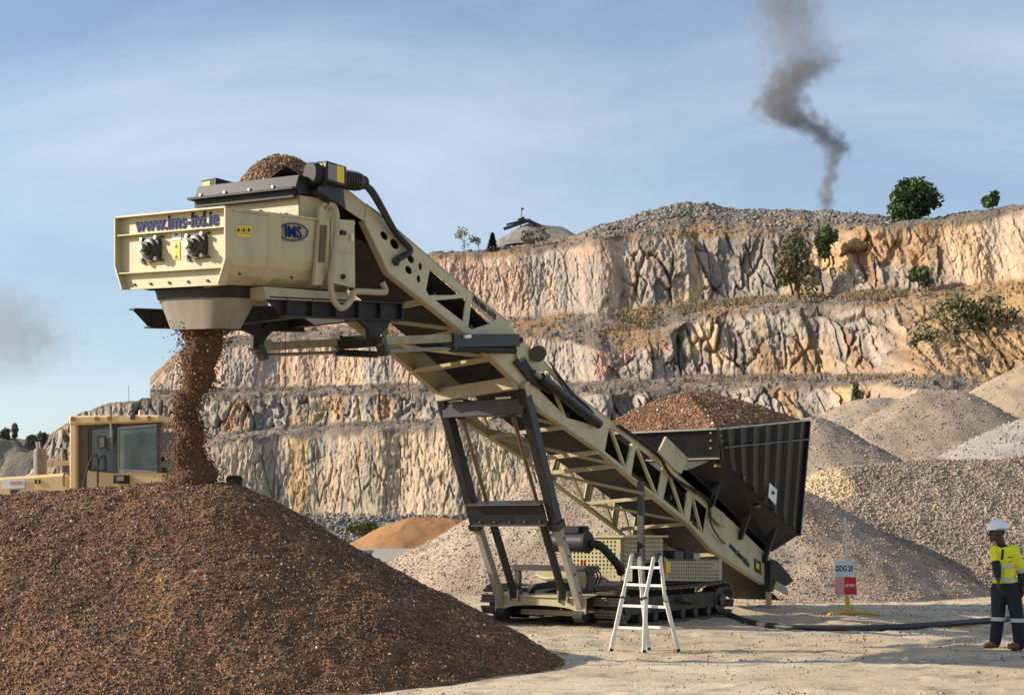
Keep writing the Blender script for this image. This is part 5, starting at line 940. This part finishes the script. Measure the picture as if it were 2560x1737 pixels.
MB().box(lp(334, 1212, -.9)[:], lp(366, 1192, -.7)[:]).build('work_lamp', blackd, lo); MB().box(lp(344, 1206, -.93)[:], lp(362, 1195, -.89)[:]).build('lamp_glass', mat('dull_lamp', lin(130, 134, 120), .3), lo)
st_ = MB().box((-.35, -.2, 2.35), (.05, .25, 2.5)).box((-.42, -.2, 2.5), (-.30, .25, 3.05)).build('seat', blackd, lo); MB().tube(spline([lp(365, 1165, -.25), lp(378, 1152, -.2), lp(398, 1155, -.1), lp(404, 1168, -.05)], 5), .018, 6).build('steering_wheel', blk, lo)
MB().hexa([(-.75, -.6, .8), (1.9, -.5, .8), (1.9, -.5, 1.7), (-.75, -.6, 1.95)], [(-.75, .6, .8), (1.9, .5, .8), (1.9, .5, 1.7), (-.75, .6, 1.95)]).build('chassis', yl, lo, .04); MB().box((-3.4, -.55, .7), (-.75, .55, 1.5)).build('rear_frame', yl, lo)
for x in (-2.3, 1.35):
    for s in (-1, 1):
        w_ = MB().tube([(x, s*.62, .72), (x, s*.66, .72), (x, s*1.12, .72), (x, s*1.16, .72)], [.62, .72, .72, .62], 26).build('wheel', rubber, lo, smooth=True); MB().tube([(x, s*1.1, .72), (x, s*1.17, .72)], .36, 20).build('rim', yl, w_)
for s in (-1, 1):
    MB().beam((1.6, s*.42, 1.9), (3.0, s*.42, 1.45), .14, .3).beam((3.0, s*.42, 1.45), (3.8, s*.42, 1.0), .14, .26).build('lift_arm', yl, lo)
    fr = MB().prism([Vector((1.50, s*.85, .10))+Vector((a, 0, b)) for a, b in ((.0, 2.36), (.04, 2.30), (.25, 2.30), (.28, 2.36), (.28, 2.48), (.24, 2.52), (.04, 2.52), (0, 2.48))], (0, .12, 0)).build('front_lamp_housing', blackd, lo); MB().tube([(1.62, s*.78, 2.26), (1.80, s*.78, 2.23)], .11, 12).build('headlamp', mat('headlamp', lin(226, 206, 160), .3), lo, smooth=True); MB().beam((1.3, s*.8, 2.12), (1.75, s*.8, 2.12), .1, .16).build('fender_bar', yl, lo)
    MB().beam((1.64, s*.85, 2.1), (1.64, s*.85, 2.35), .05, .05, (1, 0, 0)).build('lamp_post', blackd, lo)
bk = MB().prism([Vector((x-.3, -1.35, z-.62)) for x, z in ((3.55, 1.0), (4.35, 1.62), (4.4, 1.86), (4.34, 1.86), (4.28, 1.68), (3.6, 1.1), (3.35, 1.25), (3.3, 1.8), (3.24, 1.8), (3.28, 1.15))], (0, 2.7, 0)).build('bucket', mat('bucket_steel', lin(64, 58, 52), .5, .5, namt=.3), lo)
MB().beam((4.07, -1.37, 1.24), (4.07, 1.37, 1.24), .1, .05).build('cutting_edge', steel, bk)

# ------------------------------------------------------------------ people
def remesh(name, mb, vox, m, parent, smooth_it=6):
    me = mb.mesh(name); o = bpy.data.objects.new(name, me); COL.objects.link(o); r = o.modifiers.new('r', 'REMESH'); r.mode = 'VOXEL'; r.voxel_size = vox; s = o.modifiers.new('s', 'SMOOTH'); s.iterations = smooth_it; s.factor = .5
    bpy.context.view_layer.update(); m2 = bpy.data.meshes.new_from_object(o.evaluated_get(bpy.context.evaluated_depsgraph_get())); bpy.data.objects.remove(o); m2.name = name
    m2.polygons.foreach_set('use_smooth', np.ones(len(m2.polygons), dtype=bool)); m2.materials.clear(); return link(name, m2, m, parent)
def ball(mb, c, r, n=14, k=9):
    c = Vector(c); r = Vector(r if hasattr(r, '__len__') else (r, r, r)); V = []; Fs = []
    for i in range(1, k):
        for j in range(n): a, b = math.pi*i/k, 2*math.pi*j/n; V.append(c+Vector((r.x*math.sin(a)*math.cos(b), r.y*math.sin(a)*math.sin(b), r.z*math.cos(a))))
    V += [c+Vector((0, 0, r.z)), c-Vector((0, 0, r.z))]; tp, bt = len(V)-2, len(V)-1
    for i in range(k-2):
        for j in range(n): Fs.append((i*n+j, (i+1)*n+j, (i+1)*n+(j+1) % n, i*n+(j+1) % n))
    for j in range(n): Fs += [(tp, j, (j+1) % n), (bt, (k-2)*n+(j+1) % n, (k-2)*n+j)]
    mb.add(V, Fs); return mb
def chain(mb, pts, rs):
    for i in range(len(pts)-1):
        a, b = Vector(pts[i]), Vector(pts[i+1]); mb.tube([a, b], [rs[i], rs[i+1]], 12)
    for p, r in zip(pts, rs): ball(mb, p, r)
    return mb
skin = mat('dark_skin', lin(74, 50, 38), .5, nscale=20, namt=.12); hv = mat('hi_vis_yellow', lin(226, 222, 40), .7, nscale=14, namt=.10, bump=.3, bscale=18); navy = mat('navy_cloth', lin(30, 32, 44), .8, nscale=12, namt=.25, bump=.4, bscale=16); refl = mat('silver_tape', lin(176, 180, 182), .35, .2, namt=.1); boot = mat('dusty_boot', lin(112, 84, 60), .8, nscale=20, namt=.3); hat = mat('white_helmet', lin(226, 228, 228), .3, namt=.04)
PY = 19.6; PX0 = (2508-1280)/F*PY
pe = thing('person', 'person in white helmet, yellow work shirt and navy trousers with silver knee bands', 'person', (PX0, PY, 0))
def pp(x, y, dy=0.0): p = px(x, y, PY); return Vector((p[0]-PX0, dy, p[2]))
# body: one surface from head to feet
hdc = pp(2491, 1331, -.02); b = MB(); ball(b, hdc, (.094, .080, .112)); ball(b, hdc+Vector((-.045, -.012, -.055)), (.048, .05, .055))
b.tube([hdc+Vector((-.088, -.012, .012)), hdc+Vector((-.118, -.018, -.032)), hdc+Vector((-.09, -.015, -.045))], [.012, .020, .012], 8)         # nose
ball(b, hdc+Vector((-.094, -.014, -.066)), (.014, .026, .012)); ball(b, hdc+Vector((-.094, -.014, -.084)), (.014, .024, .011)); ball(b, hdc+Vector((-.075, -.012, -.105)), (.025, .028, .02))
ball(b, hdc+Vector((.02, -.078, -.015)), (.026, .014, .034)); ball(b, hdc+Vector((.02, .078, -.015)), (.026, .014, .034))                     # ears
chain(b, [hdc+Vector((.02, 0, -.06)), pp(2504, 1362, 0), pp(2508, 1378, .0)], [.062, .058, .075])
chain(b, [pp(2509, 1395), pp(2511, 1430), pp(2513, 1465)], [.12, .125, .13])
RS, RE, RW_ = pp(2486, 1378, -.02), pp(2482, 1424, -.16), pp(2481, 1448, -.24); LS, LE, LW = pp(2530, 1382, -.06), pp(2553, 1428, -.02), pp(2548, 1466, -.12)
chain(b, [RS, RE, RW_], [.055, .042, .030]); chain(b, [LS, LE, LW], [.055, .044, .032])
def hand(b, w, d, side, across):
    d = Vector(d).normalized(); ac = Vector(across).normalized(); fw = d.cross(ac).normalized(); pc = w+d*.055
    b.add([p for p in (w-ac*.028-fw*.012, w+ac*.028-fw*.012, w+ac*.028+fw*.012, w-ac*.028+fw*.012, w+d*.10-ac*.042-fw*.014, w+d*.10+ac*.042-fw*.014, w+d*.10+ac*.042+fw*.014, w+d*.10-ac*.042+fw*.014)], [(0,1,2,3),(7,6,5,4),(0,4,5,1),(1,5,6,2),(2,6,7,3),(3,7,4,0)])
    for i, L_ in enumerate((.068, .078, .072, .056)):
        p0 = w+d*.095+ac*(-.034+.0225*i); p1 = p0+d*L_*.55+fw*.012; p2 = p1+d*L_*.38+fw*.026; b.tube([p0, p1, p2], [.0095, .009, .0075], 7)
    p0 = w+d*.03-ac*.034; b.tube([p0, p0-ac*.028+d*.035+fw*.012, p0-ac*.030+d*.068+fw*.024], [.012, .011, .009], 7)
hand(b, RW_, (-.05, -.12, -1), 1, (.35, .9, 0)); hand(b, LW, (-.12, -.05, -1), -1, (.5, -.85, 0))
HR, KR, AR = pp(2500, 1470, .04), pp(2494, 1545, -.02), pp(2492, 1606, .06); HL, KL, AL = pp(2527, 1470, -.06), pp(2536, 1547, -.12), pp(2543, 1611, -.10)
chain(b, [HR, KR, AR], [.085, .058, .042]); chain(b, [HL, KL, AL], [.085, .058, .042])
for A_ in (AR, AL): chain(b, [A_+Vector((.02, 0, -.03)), A_+Vector((-.10, -.03, -.045))], [.035, .03])
body = remesh('body', b, .0085, skin, pe, 3)
for dy in (-.045, .018): MB().tube([hdc+Vector((-.083, dy, .012)), hdc+Vector((-.089, dy, .012))], .010, 8).build('eye', blk, body)
h_ = MB(); ball(h_, hdc+Vector((.022, .0, .012)), (.082, .080, .082)); remesh('hair', h_, .009, mat('black_hair', (.012, .011, .01), .8), body, 2)
# helmet: shell, brim and ridge
hc_ = hdc+Vector((.008, 0, .038)); hm = MB(); V = []; kk, nn_ = 10, 26
for i in range(kk+1):
    a = .5*math.pi*i/kk
    for j in range(nn_): V.append(hc_+Vector((.148*math.cos(a)*math.cos(6.2832*j/nn_), .122*math.cos(a)*math.sin(6.2832*j/nn_), .135*math.sin(a))))
hm.add(V, [(i*nn_+j, i*nn_+(j+1) % nn_, (i+1)*nn_+(j+1) % nn_, (i+1)*nn_+j) for i in range(kk) for j in range(nn_)]+[tuple(range(nn_-1, -1, -1))])
he = hm.build('helmet', hat, pe, smooth=True)
MB().prism([hc_+Vector((-.10, 0, -.004))+Vector((-.085*math.cos(t), .095*math.sin(t), -.008*math.cos(t))) for t in np.linspace(-1.45, 1.45, 12)], (0, 0, .010)).build('brim', hat, he)
MB().tube(spline([hc_+Vector((.143*math.cos(t), 0, .138*math.sin(t)+.002)) for t in np.linspace(.3, 2.6, 7)], 4), .010, 6).build('ridge', hat, he); MB().tube(spline([hc_+Vector((.150*math.cos(t), .124*math.sin(t), .012)) for t in np.linspace(-1.9, -.2, 6)], 4), .008, 6).build('rim_band', mat('grey_band', lin(150, 150, 146), .6), he)
# clothes
s_ = MB(); chain(s_, [pp(2508, 1384, -.01), pp(2510, 1402, -.02), pp(2511, 1426, -.02), pp(2511, 1446, -.02)], [.125, .142, .140, .136]); chain(s_, [pp(2489, 1376, .0), pp(2531, 1377, -.04)], [.080, .085]); chain(s_, [LS, LS+(LE-LS)*.95], [.080, .070]); chain(s_, [RS, RS+(RE-RS)*.5], [.075, .066]); ball(s_, pp(2504, 1452, -.02), (.135, .12, .05)); ball(s_, pp(2520, 1452, -.03), (.12, .12, .05))
shirt = remesh('shirt', s_, .011, hv, pe, 5)
for f0, f1, m_ in ((.95, 1.18, refl), (1.18, 1.9, navy)):
    d = LE-LS; a = LS+d*f0*.93 if f0 < 1 else None
q = chain(MB(), [LS+(LE-LS)*.90, LE, LE+(LW-LE)*.85], [.070, .066, .050]); remesh('cuff', q, .009, navy, shirt, 3)
q = chain(MB(), [RS+(RE-RS)*.45, RE, RE+(RW_-RE)*.7], [.062, .056, .042]); remesh('cuff', q, .009, navy, shirt, 3)
MB().tube([LS+(LE-LS)*.80, LS+(LE-LS)*1.0], .080, 16).build('reflective_band', refl, shirt, smooth=True)
def band(c0, c1, rx, ry, par, nm='reflective_band', m_=refl):
    q = MB(); V = []; n = 24
    for c in (c0, c1): V += [Vector(c)+Vector((rx*math.cos(6.2832*j/n), ry*math.sin(6.2832*j/n), 0)) for j in range(n)]
    return q.add(V, [(j, (j+1) % n, n+(j+1) % n, n+j) for j in range(n)]).build(nm, m_, par, smooth=True)
band(pp(2509, 1419, -.02), pp(2511, 1411, -.02), .148, .148, shirt); band(pp(2511, 1453, -.02), pp(2511, 1443, -.02), .150, .140, shirt)
band(pp(2505, 1372, -.01), pp(2504, 1361, -.01), .082, .080, shirt, 'collar', navy); MB().beam(pp(2497, 1372, -.165), pp(2494, 1398, -.175), .03, .012, (0, 1, 0)).build('placket', navy, shirt); MB().beam(pp(2508, 1404, -.168), pp(2522, 1402, -.155), .006, .008, (0, 1, 0)).build('pocket_edge', navy, shirt)
MB().beam(pp(2510, 1391, -.160), pp(2522, 1393, -.150), .012, .008, (0, 1, 0)).build('printed_mark', blk, shirt)
q = MB(); chain(q, [pp(2511, 1456, -.01), pp(2513, 1474, -.01)], [.134, .138]); chain(q, [HR+Vector((0, 0, 0)), KR, AR+Vector((0, 0, .02))], [.112, .088, .078]); chain(q, [HL, KL, AL+Vector((0, 0, .02))], [.112, .088, .080]); tr_ = remesh('trousers', q, .011, navy, pe, 5)
for K_ in (KR, KL): band(K_+Vector((0, 0, -.03)), K_+Vector((0, 0, .022)), .097, .097, tr_)
for A_, s in ((AR, 1), (AL, -1)):
    q = MB(); chain(q, [A_+Vector((.005, 0, .05)), A_+Vector((.01, 0, -.02)), A_+Vector((-.075, -.03, -.032)), A_+Vector((-.15, -.05, -.040))], [.060, .056, .050, .038]); bo = remesh('boot', q, .009, boot, pe, 3)
    zmin = min(v.co.z for v in bo.data.vertices); bo.location.z = .004-zmin+.02
# operator in the loader cab
oc = Vector((LO_[0], LY, 0))+Matrix.Rotation(math.radians(-7), 3, 'Z') @ (lp(352, 1180, 0)); pe2 = thing('person', 'person in dull green work jacket sitting at the loader controls', 'person', oc, math.radians(-7))
b = MB(); chain(b, [(0, 0, .05), (0, 0, .30), (.02, 0, .42)], [.15, .17, .10]); ball(b, (.04, 0, .62), (.09, .08, .11)); chain(b, [(.03, 0, .44), (.03, 0, .56)], [.05, .05]); chain(b, [(0, -.18, .38), (.14, -.24, .18), (.36, -.16, .24)], [.07, .05, .04]); chain(b, [(0, .18, .38), (.14, .24, .18), (.36, .16, .24)], [.07, .05, .04]); chain(b, [(0, -.1, 0), (.40, -.12, .02)], [.09, .07]); chain(b, [(0, .1, 0), (.40, .12, .02)], [.09, .07])
bo2 = remesh('body', b, .013, skin, pe2, 3); q = MB(); chain(q, [(0, 0, .06), (0, 0, .32)], [.17, .185]); chain(q, [(0, -.18, .38), (.14, -.24, .18)], [.085, .065]); chain(q, [(0, .18, .38), (.14, .24, .18)], [.085, .065]); remesh('jacket', q, .014, mat('olive_jacket', lin(140, 150, 60), .8, namt=.15), pe2, 3)

# ------------------------------------------------------------------ folding ladder
al = mat('aluminium', lin(226, 220, 206), .45, .0, nscale=9, namt=.1, dirt=((.3, .25, .18), 6, .3)); lq = Vector((1.78, 19.34, 0)); la = thing('step_ladder', 'aluminium folding ladder standing open in front of the tracks', 'ladder', lq)
def wpx(x, y, Y): return Vector(px(x, y, Y))-lq
RL_ = {'A': ((1579,1388,19.45), (1556,1494,19.40), (1527,1628,19.34)), 'B': ((1635,1391,19.20), (1613,1496,19.15), (1610,1633,19.09)), 'C': ((1650,1388,19.22), (1663,1499,19.28), (1696,1629,19.34)), 'D': ((1597,1390,19.47), (1606,1496,19.52), (1622,1622,19.62))}
R3 = {k: [wpx(*q) for q in v] for k, v in RL_.items()}
for k, v in R3.items():
    v[2].z = .012; rail = MB().beam(v[0], v[1]+(v[1]-v[0])*.12, .045, .07, (0, 1, 0)).build('rail', al, la, .004); MB().beam(v[1]-(v[1]-v[0])*.10, v[2], .055, .08, (0, 1, 0)).build('rail', al, la, .004)
    MB().tube([v[1]+Vector((0, -.04, 0)), v[1]+Vector((0, .04, 0))], .032, 10).build('lock_knob', darkst, la); MB().beam(v[2], v[2]+(v[1]-v[2])*.05, .05, .082, (0, 1, 0)).build('foot', rubber, la)
def at_(k, f): a, m_, b = R3[k]; return a+(m_-a)*(f/.44) if f < .44 else m_+(b-m_)*((f-.44)/.56)
for f in (.12, .30, .52, .75):
    for a, b in (('A', 'B'), ('D', 'C')): MB().beam(at_(a, f), at_(b, f), .04, .036).build('rung', al, la, .004)
for a, b in (('A', 'D'), ('B', 'C')): MB().tube([at_(a, 0)+Vector((0, -.03, .0)), at_(b, 0)+Vector((0, .03, 0))], .045, 12).build('hinge', darkst, la)

# ------------------------------------------------------------------ sign on its stand
SY = CH*F/(1537-HZ); sx0 = px(2121, 1537, SY); sg = thing('sign_stand', 'white and red board on a thin pole with a yellow tripod base', 'sign', (sx0[0], SY, 0))
def sp(x, y, dy=0.0): p = px(x, y, SY+dy); return Vector((p[0]-sx0[0], dy, p[2]))
ypt = mat('yellow_tube', lin(206, 164, 60), .5, namt=.15); MB().tube([sp(2121, 1534), sp(2117, 1486)], .045, 10).build('socket', ypt, sg, smooth=True)
MB().tube([sp(2118, 1488, .03), sp(2116, 1400, .03), sp(2111, 1292, .03)], [.026, .026, .022], 8).build('pole', mat('grey_pole', lin(206, 200, 186), .5), sg)
for a in ((2067, 1543, -.2), (2192, 1541, -.25), (2120, 1530, .6)):
    e_ = Vector(px(a[0], a[1], SY))-Vector((sx0[0], SY, 0)); e_.y = a[2]; e_.z = .03; MB().tube([sp(2121, 1532), Vector((e_.x*.35, e_.y*.35, .06)), e_], .03, 8).build('base_leg', ypt, sg, smooth=True)
bd = MB().hexa([sp(2086, 1440, -.03), sp(2138, 1440, -.03), sp(2136, 1400, -.03), sp(2087, 1400, -.03)], [sp(2086, 1440, -.02), sp(2138, 1440, -.02), sp(2136, 1400, -.02), sp(2087, 1400, -.02)]).build('upper_board', mat('board_white', lin(196, 204, 204), .6, namt=.06), sg)
lb_ = MB().hexa([sp(2087, 1489, -.03), sp(2143, 1489, -.03), sp(2140, 1441, -.03), sp(2087, 1441, -.03)], [sp(2087, 1489, -.02), sp(2143, 1489, -.02), sp(2140, 1441, -.02), sp(2087, 1441, -.02)]).build('lower_board', mat('board_pale', lin(206, 190, 188), .6, namt=.08), sg)
MB().hexa([sp(2088, 1485, -.036), sp(2110, 1485, -.036), sp(2110, 1442, -.036), sp(2088, 1442, -.036)], [sp(2088, 1485, -.032), sp(2110, 1485, -.032), sp(2110, 1442, -.032), sp(2088, 1442, -.032)]).build('faded_panel', mat('faded_pink', lin(204, 140, 140), .6, namt=.1), lb_)
MB().hexa([sp(2111, 1485, -.036), sp(2142, 1485, -.036), sp(2140, 1442, -.036), sp(2111, 1442, -.036)], [sp(2111, 1485, -.032), sp(2142, 1485, -.032), sp(2140, 1442, -.032), sp(2111, 1442, -.032)]).build('red_panel', mat('sign_red', lin(188, 30, 40), .5, namt=.08), lb_)
link('lettering', orient(text_mesh('lettering', 'DDG 20', .15, .001, .003, .62), sp(2111, 1421, -.035), (1, 0, 0), (0, 0, 1)), blk, bd); link('lettering', orient(text_mesh('lettering', 'SE HOLD', .075, .001, .002, .60), sp(2126, 1463, -.041), (1, 0, 0), (0, 0, 1)), wht, lb_)

# ------------------------------------------------------------------ hose on the ground, hanging weight
hp = [Wp(2.3, 1.42, .42), px(1720, 1487, 22.9)]+[gpx(x, y)+np.array([0, 0, .05]) for x, y in ((1800, 1532), (1870, 1560), (1960, 1574), (2080, 1577), (2200, 1576), (2330, 1569), (2440, 1560), (2560, 1550), (2680, 1544))]
hp[1] = hp[0]*.5+hp[2]*.5+np.array([0, 0, -.02]); tag(MB().tube(spline(hp, 8), .052, 10).build('ground_hose', mat('black_hose', (.03, .03, .03), .55, nscale=8, namt=.3, dirt=((.2, .16, .11), 5, .4)), smooth=True), 'thick black hose lying across the yard from the tracks past the person', 'hose')
wp_ = M(713, 770, -.9); wq = Wp(wp_.x, .9*-1, 0); wq[2] = wp_.z; ln_ = (994-778)/F*wq[1]; wt = thing('hanging_weight', 'small round weight hanging on a thin cord below the mixer frame', 'weight', (wq[0], wq[1], wq[2]-ln_))
MB().tube([(0, 0, .05), (0, 0, ln_)], .006, 6).build('cord', rubber, wt); ball(MB(), (0, 0, 0), .034).build('ball', mat('weight_grey', lin(150, 138, 120), .5), wt, smooth=True)
